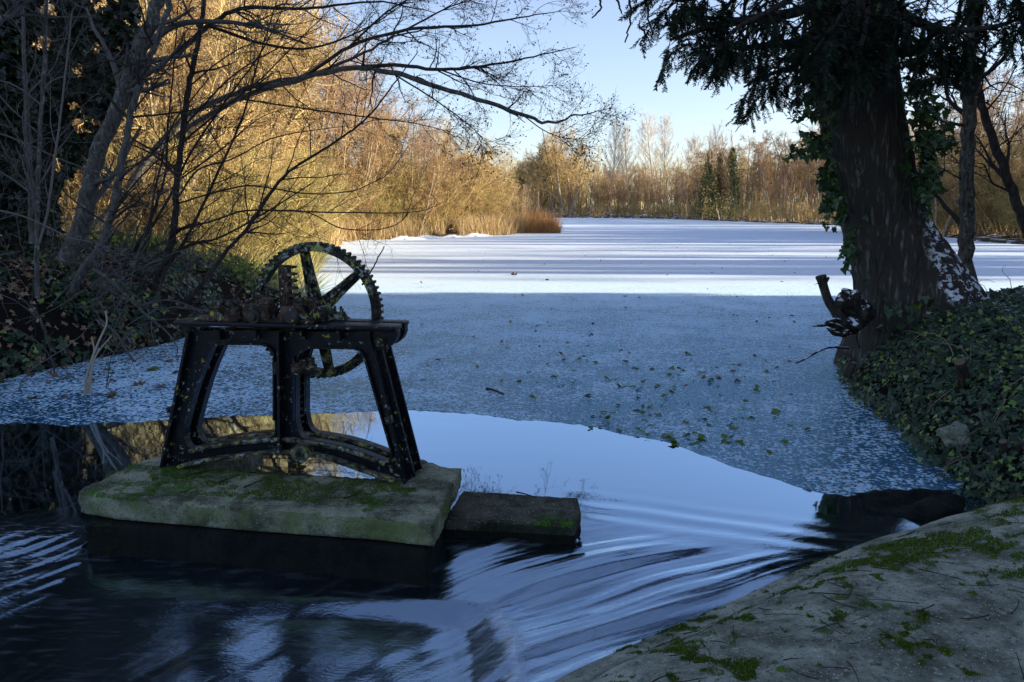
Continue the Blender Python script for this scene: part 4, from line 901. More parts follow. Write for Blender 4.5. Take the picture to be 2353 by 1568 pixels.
near_tree('young_tree', 'dark sapling forking from the bank left of the winch with long arching side branches', [
    ([(335, 705, 11), (360, 650, 11), (385, 590, 11), (403, 500, 11), (405, 420, 11), (421, 293, 11), (434, 200, 11), (447, 139, 11), (462, 50, 11), (469, -10, 11)], .055, .028),
    ([(403, 560, 11), (410, 531, 10.9), (495, 506, 10.7), (568, 484, 10.5), (696, 487, 10.3), (804, 489, 10.1), (909, 490, 10), (975, 483, 9.9), (1021, 463, 9.8)], .018, .003),
    ([(405, 470, 11), (414, 447, 10.9), (458, 389, 10.8), (531, 367, 10.7), (623, 319, 10.6), (720, 300, 10.5), (800, 290, 10.4)], .016, .004),
    ([(405, 475, 11), (418, 465, 11), (550, 429, 10.8), (623, 433, 10.7), (700, 445, 10.6), (800, 441, 10.5), (854, 421, 10.4), (895, 396, 10.3), (938, 337, 10.2)], .015, .003),
    ([(568, 484, 10.5), (700, 487, 10.3), (781, 524, 10.1), (865, 528, 10), (916, 513, 9.9), (946, 480, 9.9), (971, 455, 9.8)], .010, .003),
    ([(421, 293, 11), (470, 240, 11), (540, 170, 10.9), (640, 110, 10.8), (740, 60, 10.7)], .016, .004),
    ([(415, 330, 11), (500, 260, 10.9), (600, 180, 10.8), (690, 90, 10.7), (760, 20, 10.6)], .016, .004),
    ([(434, 200, 11), (520, 130, 11), (600, 95, 11), (700, 85, 11)], .012, .003), ([(403, 420, 11), (500, 350, 11), (600, 270, 10.9), (700, 240, 10.8)], .012, .003)],
    M['bark_dark'], M['twig_dark'], TW(8, 6, 3, .9), 104)
near_tree('young_tree', 'crooked sapling with a kinked foot rising between the pale trunk and the dark sapling', [
    ([(150, 712, 9.6), (175, 650, 9.6), (205, 602, 9.6), (235, 560, 9.6), (249, 517, 9.6), (262, 477, 9.6), (286, 348, 9.6), (301, 264, 9.6), (323, 191, 9.6), (356, 110, 9.6), (385, 18, 9.6), (392, -20, 9.6)], .055, .03),
    ([(293, 271, 9.6), (240, 215, 9.5), (205, 183, 9.4), (136, 110, 9.3), (48, 18, 9.2)], .018, .006),
    ([(290, 270, 9.6), (380, 262, 9.6), (460, 250, 9.7), (540, 235, 9.8), (610, 215, 9.9)], .014, .003),
    ([(262, 480, 9.6), (330, 400, 9.7), (400, 340, 9.8), (480, 300, 9.9), (560, 290, 10)], .012, .003),
    ([(249, 517, 9.6), (180, 470, 9.4), (120, 420, 9.2), (40, 400, 9)], .012, .003), ([(350, 130, 9.6), (300, 150, 9.5), (250, 140, 9.4), (200, 150, 9.3)], .014, .004),
    ([(300, 265, 9.6), (350, 200, 9.7), (430, 110, 9.8), (520, 50, 9.9)], .012, .003)],
    M['bark_grey'], M['twig_dark'], TW(9, 7, 3, .85), 105)
near_tree('bent_sapling', 'thin dark sapling slanting up to the right just behind the winch', [
    ([(395, 718, 10.4), (450, 670, 10.4), (524, 574, 10.4), (572, 520, 10.4), (630, 433, 10.4), (678, 385, 10.4), (781, 319, 10.4), (847, 268, 10.4), (900, 200, 10.4), (960, 120, 10.4)], .032, .006)],
    M['bark_dark'], M['twig_dark'], TW(14, 6, 3, .8), 106)
near_tree('pale_sapling', 'thin straight pale grey sapling on the shaded left bank', [
    ([(86, 685, 8.4), (84, 575, 8.4), (88, 403, 8.4), (92, 311, 8.4), (103, 128, 8.4), (106, -10, 8.4)], .026, .017),
    ([(90, 560, 8.4), (110, 480, 8.4), (128, 350, 8.4), (140, 260, 8.4), (155, 130, 8.4), (165, 30, 8.4)], .014, .008)],
    M['bark_grey'], M['twig_grey'], TW(12, 6, 3, .8), 107)
near_tree('pale_sapling', 'thin pale sapling at the far left edge of the picture', [
    ([(72, 560, 8.9), (70, 440, 8.9), (66, 311, 8.9), (58, 183, 8.9), (51, -10, 8.9)], .03, .018),
    ([(-10, 55, 8), (20, 35, 8), (60, -5, 8)], .03, .03), ([(-20, 300, 8.8), (60, 330, 8.7), (150, 370, 8.6), (250, 400, 8.5), (330, 380, 8.5), (420, 400, 8.5)], .010, .003),
    ([(-20, 480, 8.4), (60, 500, 8.4), (160, 545, 8.3), (225, 560, 8.3), (270, 585, 8.2)], .010, .003)],
    M['bark_grey'], M['twig_grey'], TW(12, 6, 3, .8), 108)
for i, (pts, lb) in enumerate((
    ([(300, 600, 12.2), (340, 520, 12.2), (380, 400, 12.2), (385, 300, 12.2), (400, 150, 12.2), (410, 0, 12.2)], 'slender stem rising between the two forked saplings'),
    ([(215, 700, 10.8), (300, 590, 11), (380, 470, 11.2), (440, 350, 11.4), (520, 230, 11.6), (600, 120, 11.8), (660, 0, 12)], 'slanting stem crossing behind the dark sapling'),
    ([(270, 720, 10.4), (370, 610, 10.6), (420, 570, 10.8), (520, 540, 11), (640, 470, 11.2), (720, 420, 11.4)], 'low slanting stem reaching right above the ivy'),
    ([(330, 690, 11.5), (420, 560, 11.5), (500, 400, 11.5), (560, 260, 11.5), (600, 120, 11.5), (640, -10, 11.5)], 'slim stem fanning up right behind the bent sapling'),
    ([(250, 705, 10.6), (290, 640, 10.6), (340, 560, 10.6), (350, 470, 10.6), (370, 380, 10.6), (395, 290, 10.6), (480, 180, 10.8)], 'slim dark stem left of the dark sapling'))):
    near_tree('slender_stem', lb, [(pts, .026, .007)], M['bark_dark'], M['twig_dark'], TW(13, 7, 3, .9), 120 + i)
# long low twig arching down to the ice, and bleached dead stems standing in the ice
near_tree('drooping_branch', 'grey drooping branch arching down from the left bank to the ice beside the winch', [
    ([(215, 620, 9.6), (255, 645, 9.5), (300, 690, 9.4), (350, 735, 9.3), (385, 765, 9.2), (408, 800, 9.1), (404, 822, 9)], .022, .005),
    ([(230, 735, 9.2), (265, 765, 9), (300, 820, 8.8), (325, 850, 8.7)], .016, .01), ([(320, 705, 9.4), (380, 690, 9.3), (440, 705, 9.2), (480, 735, 9.1)], .014, .006)],
    M['bark_grey'], M['twig_grey'], [(9, .45, (30, 70), 6, .2, .5, .0028, 4), (5, .2, (30, 70), 4, .25, .6, .0018, 3)], 130, cat='branch', trop=(0, 0, -.1))
g = np.random.default_rng(3); e = empty('dead_stems', tuple(G(198, 905)), 'bleached forked dead stems sticking up out of the ice near the left bank', 'dead plant'); org = np.array(e.location)
pp = []
for pts, r in (([(195, 908, 0), (200, 860, 0), (225, 790, 0), (245, 745, 0), (242, 715, 0)], .013), ([(205, 905, 0), (212, 850, 0), (222, 815, 0), (256, 772, 0)], .011), ([(200, 900, 0), (213, 830, 0), (216, 800, 0), (210, 775, 0)], .011), ([(210, 905, 0), (207, 870, 0), (214, 835, 0), (228, 800, 0)], .010)):
    P = spline(PY([(a, c, 6.95) for a, c, _ in pts]), 14) - org; pp += tube(P, np.linspace(r, r * .5, 14), 7, True)
obj('stem', pp, twig('bleached', (.42, .38, .30), (.34, .31, .25)), e)
# ivy-covered tree at the far left
g = np.random.default_rng(9); e = empty('ivy_clad_tree', (-6.4, 11.2, .6), 'dark ivy-smothered tree filling the upper left corner', 'tree')
P = spline(PY([(60, 640, 11.4), (80, 400, 11.4), (120, 200, 11.4), (180, 0, 11.4), (220, -140, 11.4)]), 20) - np.array(e.location); obj('trunk', tube(P, np.linspace(.22, .12, 20), 12), M['bark_dark'], e)
P2 = spline(PY([(60, 640, 12), (-20, 300, 12), (-60, 0, 12)]), 12) - np.array(e.location); obj('trunk', tube(P2, np.linspace(.18, .12, 12), 10), M['bark_dark'], e)
N = 85000; cx = g.uniform(-420, 345, N); cy = g.uniform(-900, 660, N); lim = np.interp(cy, [-900, -60, 100, 250, 330, 450, 560, 660], [300, 345, 330, 290, 210, 165, 120, 90]); dn = vnoise(cx, cy, 55, 3) * .6 + vnoise(cx, cy, 22, 4) * .4
k = (cx < lim + 30 * (dn - .5)) & (dn > np.interp(cx / lim, [0, .5, 1], [.12, .30, .47])); cx, cy = cx[k], cy[k]; N = len(cx)
ps = np.array([at(a, c, Y) for a, c, Y in zip(cx, cy, g.uniform(10.9, 12.6, N))]) - np.array(e.location)
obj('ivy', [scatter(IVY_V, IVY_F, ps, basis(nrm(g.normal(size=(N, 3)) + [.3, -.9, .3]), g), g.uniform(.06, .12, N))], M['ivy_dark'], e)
# ivy and dead leaves on the bank
def carpet(n, xr, yr, cond, g, lift=.05): 
    x = g.uniform(*xr, n); y = g.uniform(*yr, n); k = cond(x, y); x, y = x[k], y[k]; return np.column_stack([x, y, zT(x, y) + g.uniform(0, lift, len(x))])
def slope_n(p):
    e_ = .08; z0 = zT(p[:, 0], p[:, 1]); return nrm(np.column_stack([-(zT(p[:, 0] + e_, p[:, 1]) - z0) / e_, -(zT(p[:, 0], p[:, 1] + e_) - z0) / e_, np.ones(len(p))]))
gi = np.random.default_rng(21)
p = carpet(17000, (-9, -3.6), (6, 14.5), lambda x, y: (sdist(x, y) > -.06) & (vnoise(x, y, .5, 14) > .38), gi, .14); N = len(p)
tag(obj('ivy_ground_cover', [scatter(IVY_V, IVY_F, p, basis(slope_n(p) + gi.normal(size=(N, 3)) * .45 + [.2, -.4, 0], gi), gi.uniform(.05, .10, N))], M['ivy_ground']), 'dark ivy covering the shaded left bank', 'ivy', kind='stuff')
p = carpet(2200, (-8, -3.7), (6, 14), lambda x, y: (sdist(x, y) > -.15), gi, .10); N = len(p)
tag(obj('leaf_litter', [scatter(SYC_V, SYC_F, p, basis(slope_n(p) + gi.normal(size=(N, 3)) * .55 + [.1, -.3, 0], gi), gi.uniform(.055, .12, N))], M['dead_leaf']), 'curled brown fallen leaves on the left bank', 'dead leaves', kind='stuff')
p = carpet(5000, (-7.5, -3.8), (13.5, 21), lambda x, y: (sdist(x, y) > -.1) & (vnoise(x, y, .8, 16) > .42), gi, .35); N = len(p)
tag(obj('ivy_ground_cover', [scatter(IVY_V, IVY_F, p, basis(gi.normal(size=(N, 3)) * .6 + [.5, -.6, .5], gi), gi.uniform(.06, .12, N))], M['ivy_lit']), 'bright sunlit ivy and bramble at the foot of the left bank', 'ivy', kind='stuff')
# tangle of thin twigs hanging over the left bank
P0 = np.column_stack([gi.uniform(-8, -4.4, 90), gi.uniform(7.5, 13, 90), np.zeros(90)]); P0[:, 2] = zT(P0[:, 0], P0[:, 1])
PP = np.empty((90, 9, 3)); d = nrm(np.column_stack([gi.normal(.5, .5, 90), gi.normal(-.1, .4, 90), gi.uniform(.5, 1.3, 90)])); PP[:, 0] = P0
for k in range(1, 9): d = nrm(d + gi.normal(size=(90, 3)) * .14 + [0, 0, -.07]); PP[:, k] = PP[:, k - 1] + d * .22
QQ = np.linspace(.008, .003, 9)[None] * gi.uniform(.6, 1.3, (90, 1)); a, ar = grow(PP, QQ, gi, 6, .2, 1, (25, 65), .5, 6, .6, .2, minr=.002)
tag(obj('brambles', tube(PP, QQ, 4) + tube(a, ar, 3), M['twig_grey']), 'tangle of thin bare brambles over the shaded left bank', 'brambles', kind='stuff')

# ------------------------------------------------------------ the big tree on the right
TY = 8.3
big = empty('big_tree', tuple(at(2080, 760, TY)), 'massive dark furrowed trunk leaning up on the right bank, snow on its flared root', 'tree'); org = np.array(big.location)
prof = [(-260, 1830, 2000), (-100, 1850, 2025), (0, 1866, 2042), (150, 1872, 2054), (300, 1893, 2076), (450, 1930, 2108), (520, 1940, 2135), (560, 1950, 2165), (600, 1960, 2192), (640, 1966, 2222), (680, 1970, 2252), (730, 1962, 2282), (790, 1950, 2310), (850, 1935, 2330)]
pr = np.array(prof, float); yy = np.linspace(-260, 850, 190); l_ = np.interp(yy, pr[:, 0], pr[:, 1]); r_ = np.interp(yy, pr[:, 0], pr[:, 2])
k_ = np.ones(9) / 9; l_ = np.convolve(np.pad(l_, 4, 'edge'), k_, 'valid'); r_ = np.convolve(np.pad(r_, 4, 'edge'), k_, 'valid')
ks = 150; th = np.arange(ks) * 2 * math.pi / ks; TVs = []
for q in range(len(yy)):
    a, c = at(l_[q], yy[q], TY), at(r_[q], yy[q], TY); cc = (a + c) / 2; R_ = (c[0] - a[0]) / 2; fl_ = np.clip((yy[q] - 450) / 350, 0, 1)
    dep = R_ * (1 - .25 * fl_)
    for t in th:
        v = Vector((math.cos(t) * 2.2, math.sin(t) * 2.2, cc[2] * .9)); f = mnoise.noise(v) * .05 + fl_ * .10 * math.cos(5 * t + cc[2])
        wv_ = t * 15 + 2.4 * mnoise.noise(Vector((math.cos(t) * 3, math.sin(t) * 3, cc[2] * 2.2))); fur = (abs(math.sin(wv_)) ** .7 - .6) * .017 * (0.6 + .5 * mnoise.noise(Vector((t * 3, cc[2] * 5, 1)))) + .018 * mnoise.noise(Vector((t * 14, cc[2] * 9, 3)))
        TVs.append((cc[0] + (R_ * (1 + f) + fur) * math.cos(t), TY + (dep * (1 + f) + fur) * math.sin(t), cc[2]))
TVs = np.array(TVs) - org; i, j = np.meshgrid(np.arange(len(yy) - 1), np.arange(ks), indexing='ij'); j2 = (j + 1) % ks
F = np.stack([(i * ks + j).ravel(), (i * ks + j2).ravel(), ((i + 1) * ks + j2).ravel(), ((i + 1) * ks + j).ravel()], 1)
M['bark_big'].node_tree  # object coordinates are offset: snow mask lives in world x
obj('trunk', [(TVs, F[:, ::-1])], M['bark_big'], big)
# boughs overhead with hanging needle sprays
bough_px = [
    ([(1960, -60, 8.1), (1850, 20, 7.6), (1750, 40, 7.0), (1640, 60, 6.4), (1590, 75, 6.0), (1540, 92, 5.7)], .06), ([(1950, 30, 8), (1880, 90, 7.4), (1800, 100, 6.8), (1720, 110, 6.4), (1660, 108, 6.2), (1610, 105, 6.0)], .045),
    ([(1960, -90, 8), (1800, -30, 7), (1650, -20, 6.2), (1570, 0, 5.8), (1530, -10, 5.6)], .05), ([(1960, 60, 8), (1890, 120, 7.2), (1830, 150, 6.8), (1760, 175, 6.5), (1710, 200, 6.3)], .035),
    ([(1990, -40, 7.8), (2060, 20, 7.2), (2130, 60, 6.8), (2200, 70, 6.4), (2290, 60, 6.2), (2380, 30, 6.0)], .05), ([(1990, 20, 7.8), (2080, 80, 7.2), (2150, 110, 6.9), (2220, 105, 6.6)], .035),
    ([(1960, -40, 7.6), (1930, 30, 6.8), (1900, 80, 6.3), (1870, 120, 6.0)], .04), ([(1990, -40, 7.6), (1990, 40, 6.9), (1980, 100, 6.5), (1960, 140, 6.3)], .04), ([(2020, -60, 7.6), (2050, 0, 7), (2060, 60, 6.7), (2050, 120, 6.5)], .04),
    ([(1960, -90, 7.8), (1870, -40, 7), (1780, 20, 6.3), (1700, 60, 6), (1660, 100, 5.9)], .04), ([(2030, -90, 7.6), (2180, -50, 6.8), (2300, -20, 6.3), (2400, 0, 6)], .04)]
bough_px += [([(1960, -300, 8), (1750, -420, 6.5), (1550, -480, 5.4), (1380, -470, 4.8), (1250, -430, 4.4)], .06), ([(1960, -400, 7.5), (1700, -620, 5.4), (1480, -760, 4.4), (1300, -800, 3.9)], .06),
    ([(2000, -350, 7.5), (2100, -600, 5.6), (2200, -800, 4.6), (2250, -950, 4)], .05), ([(1960, -260, 8), (1800, -260, 6.6), (1660, -230, 5.9), (1560, -200, 5.5)], .05)]
gy = np.random.default_rng(17); bo = []; shoots_p = []
for pts, r0 in bough_px:
    P = spline(PY(pts), 22) - org; Q = np.linspace(r0, .008, 22); bo += tube(P, Q, 8)
    a, ar = grow(P[None], Q[None], gy, 28, .12, 1, (30, 80), .58, 7, .4, .14, (0, 0, -.75), minr=.003, bias=(0, 0, -.3)); bo += tube(a, ar, 4)
    c1, cr = grow(a, ar, gy, 9, .15, 1, (25, 55), .24, 5, .6, .14, (0, 0, -.7), minr=.0018); bo += tube(c1, cr, 3)
    shoots_p.append(a[:, -5:]); shoots_p.append(c1)
obj('boughs', bo, M['bark_dark'], big)
# dead hanging twigs at top
dt = []
for pts in ([(1505, -20, 5.6), (1488, 30, 5.6), (1497, 70, 5.6), (1445, 95, 5.6), (1430, 102, 5.6)][:3], [(1378, -20, 5.6), (1380, 20, 5.6), (1360, 42, 5.6)], [(1445, -20, 5.6), (1448, 50, 5.6), (1436, 98, 5.6)], [(1415, -10, 5.6), (1428, 32, 5.6)], [(1470, 60, 5.6), (1492, 95, 5.6)]):
    P = spline(PY(pts), 12) - org; P[1:-1] += gy.normal(size=(10, 3)) * .004; dt += tube(P, np.linspace(.009, .005, 12), 6, True)
o, _, _ = twigs(P[None], np.full((1, 12), .005), gy, [(4, .1, (30, 70), 4, .2, .6, .002, 4)]); dt += o
obj('dead_twigs', dt, M['bark_dark'], big)
nd_p, nd_b, nd_s = [], [], []
for S_ in shoots_p:
    m, n, _ = S_.shape; T_ = nrm(np.gradient(S_, axis=1)); seglen = np.linalg.norm(S_[:, 1] - S_[:, 0], axis=1).mean() * (n - 1); cnt = max(8, int(seglen / .0042)); 
    t = np.tile(np.linspace(.05, .999, cnt), m) * (n - 1); k = np.repeat(np.arange(m), cnt); i = np.minimum(t.astype(int), n - 2); f = (t - i)[:, None]; p = S_[k, i] * (1 - f) + S_[k, i + 1] * f; tg = T_[k, i]
    side = nrm(np.cross(tg, np.array([.15, .2, 1.]))) * np.where(np.arange(len(k)) % 2 == 0, 1, -1)[:, None]; dr = nrm(tg * .75 + side + gy.normal(size=side.shape) * .22)
    z = nrm(np.cross(dr, tg) + gy.normal(size=dr.shape) * .3); x = np.cross(dr, z); nd_p.append(p); nd_b.append(np.stack([x, dr, z], 1)); nd_s.append(gy.uniform(.020, .031, len(k)))
NV = np.array([[-.055, 0, 0], [.055, 0, 0], [.06, .6, 0], [0, 1, 0], [-.06, .6, 0]]); NF = np.array([[0, 1, 2], [0, 2, 4], [4, 2, 3]])
obj('needles', [scatter(NV * [2.1, 1, 1], NF, np.concatenate(nd_p), np.concatenate(nd_b), np.concatenate(nd_s))], M['yew'], big)
# ivy climbing the trunk
iv = empty('ivy_vine', tuple(at(1960, 780, 7.9)), 'climbing ivy with leafy side sprays on both edges of the big trunk', 'ivy'); io = np.array(iv.location)
gl_ = np.random.default_rng(8); vn = []; lp_, ln_ = [], []
for pts in ([(1975, 800, 7.75), (1960, 640, 7.8), (1965, 500, 7.8), (1925, 400, 7.85), (1905, 300, 7.85), (1900, 150, 7.85), (1885, 20, 7.85)], [(2040, 760, 7.6), (2010, 600, 7.7), (1990, 450, 7.75), (1960, 330, 7.8), (1970, 200, 7.8), (1940, 60, 7.8)], [(2100, 700, 7.65), (2120, 560, 7.8), (2110, 430, 7.9), (2085, 300, 7.95), (2065, 150, 7.95), (2050, 0, 7.95)], [(2010, 700, 7.6), (2040, 560, 7.7), (2080, 400, 7.8), (2040, 250, 7.8), (2020, 100, 7.8)]):
    P = spline(PY(pts), 40) - io; P[1:] += gl_.normal(size=(39, 3)) * .012; vn += tube(P, np.linspace(.010, .005, 40), 6)
for (x, y, dx, dy, n, L) in [(1905, 215, -80, 20, 9, 1), (1890, 160, -110, -15, 9, 1), (1900, 250, -90, 10, 8, 1), (1905, 335, -95, -10, 12, 1), (1915, 400, -45, 40, 10, .7), (1935, 450, -55, 40, 10, .7), (1940, 480, -40, 10, 8, .7), (1895, 120, -90, 30, 8, 1), (1955, 545, -20, 50, 7, .5),
    (2090, 210, 90, -30, 9, 1), (2095, 260, 100, 10, 10, 1), (2100, 330, 110, 0, 12, 1), (2110, 370, 70, 40, 9, .9), (2080, 140, 80, -20, 9, 1), (2110, 410, 40, 40, 7, .7), (2100, 300, 90, 50, 8, .9), (2120, 470, 20, 40, 4, .5)]:
    for q in range(n):
        x0 = x + random.uniform(-6, 6); y0 = y + random.uniform(-24, 24); Yq = TY + random.uniform(-.7, .1); ex = dx * random.uniform(.35, 1.05) * L; ey = dy * random.uniform(.3, 1.2) + random.uniform(-12, 18)
        P = spline(PY([(x0, y0, Yq), (x0 + ex * .5, y0 + ey * .3 - 6, Yq - .1), (x0 + ex, y0 + ey + 8, Yq - .15)]), 12) - io; vn += tube(P, np.linspace(.005, .002, 12), 4)
        m = random.randint(7, 13); t = gl_.uniform(.15, 1, m) * 11; i = np.minimum(t.astype(int), 10); p = P[i] + (P[i + 1] - P[i]) * (t - i)[:, None] + gl_.normal(size=(m, 3)) * .02
        lp_.append(p); ln_.append(nrm(gl_.normal(size=(m, 3)) * .8 + [0, -.7, .5]))
# leaves hugging the trunk
for (x0, x1, y0, y1, n) in ((1880, 1950, -20, 200, 120), (1960, 2080, -20, 130, 90), (1890, 1925, 230, 480, 60), (1940, 2010, 330, 780, 8), (2075, 2110, 100, 440, 60), (2020, 2160, 660, 760, 30)):
    m = n; px = gl_.uniform(x0, x1, m); py = gl_.uniform(y0, y1, m); lp_.append(np.array([at(a, c, TY - .62 + gl_.uniform(-.08, .12)) for a, c in zip(px, py)]) - io); ln_.append(nrm(gl_.normal(size=(m, 3)) * .5 + [0, -1, .3]))
lp = np.concatenate(lp_); ln = np.concatenate(ln_); N = len(lp)
obj('vine_stem', vn, M['bark_dark'], iv); Bm = basis(ln, gl_, np.broadcast_to(np.array([0, 0, -1.]), (N, 3)))
obj('leaves', [scatter(IVY_V, IVY_F, lp, Bm, gl_.uniform(.045, .095, N))], leafm('ivy_tree', (.015, .045, .012), (.04, .085, .025), (.12, .17, .02), .35, .5, .2), iv)
# slim trunk and leaning trunk to the right
near_tree('slim_tree', 'slim straight grey lichen-spotted trunk right of the big tree', [([(2222, 700, 9.4), (2222, 560, 9.4), (2222, 460, 9.4), (2224, 330, 9.4), (2226, 200, 9.4), (2232, 80, 9.4), (2240, -30, 9.4)], .092, .062),
    ([(2225, 290, 9.4), (2170, 280, 9.3), (2110, 260, 9.2), (2060, 250, 9.1)], .02, .005), ([(2228, 180, 9.4), (2160, 190, 9.2), (2100, 160, 9)], .014, .004), ([(2230, 160, 9.4), (2290, 100, 9.4), (2350, 60, 9.4)], .014, .004), ([(2226, 230, 9.4), (2300, 190, 9.5), (2370, 220, 9.6)], .012, .004),
    ([(2222, 420, 9.4), (2150, 380, 9.3), (2090, 350, 9.2)], .010, .003)],
    bark('bark_slim', (.03, .026, .02), (.12, .11, .09), 12, (.16, .18, .15)), M['twig_dark'], TW(9, 6, 3, .75), 140, leafdots=150)
near_tree('leaning_tree', 'thinner dark trunk leaning left at the right edge of the picture', [([(2375, 560, 10.2), (2340, 480, 10.2), (2305, 380, 10.2), (2270, 290, 10.2), (2250, 210, 10.2), (2235, 130, 10.2), (2250, 40, 10.2), (2262, -20, 10.2)], .065, .03),
    ([(2262, 260, 10.2), (2310, 200, 10.2), (2360, 100, 10.2)], .014, .004), ([(2290, 340, 10.2), (2330, 310, 10.2), (2370, 270, 10.2)], .012, .004), ([(2320, 440, 10.2), (2280, 420, 10.1), (2262, 380, 10), (2240, 375, 10)], .016, .004)],
    M['bark_dark'], M['twig_dark'], TW(8, 6, 3, .75), 141, leafdots=200)
# broken stub and root tangle at the left foot of the big trunk
st = empty('broken_stub', tuple(at(1935, 740, 7.6)), 'sawn-off branch stub standing at the left foot of the big trunk', 'branch stub'); so = np.array(st.location)
P = spline(PY([(1935, 745, 7.6), (1920, 715, 7.6), (1903, 690, 7.6), (1890, 650, 7.6), (1886, 634, 7.6)]), 16) - so; obj('stub', tube(P, np.array([.07, .062, .056, .052, .05, .048, .046, .044, .042, .042, .042, .043, .045, .048, .052, .05]), 12, True) + tube(spline(PY([(1893, 655, 7.6), (1900, 645, 7.6), (1904, 637, 7.6)]), 6) - so, np.linspace(.018, .012, 6), 6, True) + tube(spline(PY([(1890, 665, 7.6), (1880, 652, 7.55), (1872, 655, 7.5)]), 6) - so, np.linspace(.006, .002, 6), 5, True), M['bark_dark'], st)
rt_ = empty('root_tangle', tuple(at(1945, 750, 7.7)), 'snow-dusted knot of roots and stubs beside the big trunk over the ice', 'roots'); ro = np.array(rt_.location); rp = []; g = np.random.default_rng(4)
def blob(c, rad, seed, sq=(1, 1, 1), k=18):
    V = []; 
    for i in range(k + 1):
        for j in range(2 * k):
            a = math.pi * i / k; t = math.pi * j / k; d = Vector((math.sin(a) * math.cos(t), math.sin(a) * math.sin(t), math.cos(a))); r = rad * (1 + .35 * mnoise.noise(d * 1.6 + Vector((seed, 0, 0))) + .14 * mnoise.noise(d * 4 + Vector((0, seed, 0))) + .05 * mnoise.noise(d * 11 + Vector((0, seed, 3))))
            V.append((c[0] + d.x * r * sq[0], c[1] + d.y * r * sq[1], c[2] + d.z * r * sq[2]))
    i, j = np.meshgrid(np.arange(k), np.arange(2 * k), indexing='ij'); m = 2 * k; j2 = (j + 1) % m
    return np.array(V), np.stack([(i * m + j).ravel(), ((i + 1) * m + j).ravel(), ((i + 1) * m + j2).ravel(), (i * m + j2).ravel()], 1)
M['stump'] = bark('stump', (.02, .016, .012), (.07, .06, .045), 8, None, .02, 1)
b = NB('snow_dusted'); n1 = b.noise(14, 5); nz = b.xyz(b.geo('Normal'), 2); cc_ = b.mix(b.ramp(n1, .4, .65), (.012, .01, .008), (.05, .045, .035)); cc_ = b.mix(b.math('MULTIPLY', b.ramp(nz, .45, .65), b.ramp(b.noise(20, 4), .48, .55)), cc_, (.75, .8, .88)); M['root'] = b.end(b.pbr(cc_, .9, b.bump(n1, .8, .03), .2))
rp += [blob(at(1952, 695, 7.7) - ro, .13, 2, (.9, 1, 1.1)), blob(at(1945, 745, 7.65) - ro, .12, 5, (1.4, 1, .6)), blob(at(1965, 720, 7.75) - ro, .16, 8), blob(at(1930, 762, 7.6) - ro, .07, 3, (1.6, 1, .6))]
for pts in ([(1945, 760, 7.6), (1910, 745, 7.5), (1890, 748, 7.45), (1867, 750, 7.4)], [(1940, 770, 7.6), (1915, 765, 7.5), (1900, 755, 7.45)], [(1935, 740, 7.6), (1915, 735, 7.5), (1895, 742, 7.5)], [(1950, 800, 7.6), (1900, 800, 7.3), (1845, 828, 7.1), (1828, 835, 7.05)]):
    P = spline(PY(pts), 10) - ro; rp += tube(P, np.linspace(.032 if pts[0][1] != 800 else .012, .006, 10), 7, True)
obj('roots', rp, M['root'], rt_)
# ivy carpet on the right bank
gr_ = np.random.default_rng(31)
p = carpet(46000, (2.7, 8), (4.3, 10.5), lambda x, y: (sdist(x, y) > -.14) & (x > .50 * y - .6), gr_, .10); hang = sdist(p[:, 0], p[:, 1]) < .08; p[hang, 2] = gr_.uniform(.0, .16, hang.sum()); N = len(p)
nn = slope_n(p) * .6 + gr_.normal(size=(N, 3)) * .4 + [-.25, -.5, .2]
tag(obj('ivy_ground_cover', [scatter(IVY_V, IVY_F, p, basis(nn, gr_), gr_.uniform(.026, .056, N))], M['ivy_ground']), 'dense dark green ivy covering the right bank below the big trunk', 'ivy', kind='stuff')
P0 = carpet(200, (2.9, 6.5), (4.8, 9.8), lambda x, y: sdist(x, y) > 0, gr_, .05); m = len(P0); PP = np.empty((m, 8, 3)); PP[:, 0] = P0; d = nrm(gr_.normal(size=(m, 3)) + [-.2, -.2, .6])
for k in range(1, 8): d = nrm(d + gr_.normal(size=(m, 3)) * .25 + [0, 0, -.2]); PP[:, k] = PP[:, k - 1] + d * .085
tag(obj('dead_twigs', tube(PP, np.linspace(.006, .002, 8)[None].repeat(m, 0), 4), twig('straw', (.28, .22, .14), (.10, .08, .05))), 'thin dry stems poking through the ivy on the right bank', 'twigs', kind='stuff')
# rocks, cut stumps and logs on the right bank
def rock(px, py, Y, r, lb, sq=(1.2, 1, .8), m=None):
    c = at(px, py, Y); o = obj('rock', [blob((0, 0, 0), r, px * .01, sq)], m or M['apron'], None, True, tuple(c)); return tag(o, lb, 'rock')
rock(2195, 1000, 5.15, .085, 'mossy pale rock jutting from under the ivy at the water edge', (1.2, 1, .9))
def stump(pts, r, lb, name='cut_stump', cat='stump'):
    e = empty(name, tuple(PY(pts[:1])[0]), lb, cat); o = np.array(e.location); P = spline(PY(pts), 10) - o; obj('wood', tube(P, np.linspace(r * 1.1, r, 10), 14), M['stump'], e)
    d = nrm(P[-1] - P[-2]); obj('cut_face', tube(np.array([P[-1] - d * .002, P[-1] + d * .003]), np.array([r, r * .97]), 14, True), twig('cut_wood', (.16, .12, .08), (.12, .09, .06)), e); return e
stump([(2212, 905, 5.9), (2215, 870, 5.85), (2205, 832, 5.8)], .04, 'forked sawn stump standing in the ivy of the right bank')
stump([(2372, 1075, 4.7), (2352, 1045, 4.72), (2335, 1018, 4.74)], .06, 'thick sawn log end at the right edge above the mossy ledge', 'log', 'log')
stump([(2318, 1060, 4.7), (2308, 1040, 4.68), (2304, 1015, 4.66)], .022, 'short cut stick beside the thick log on the right')
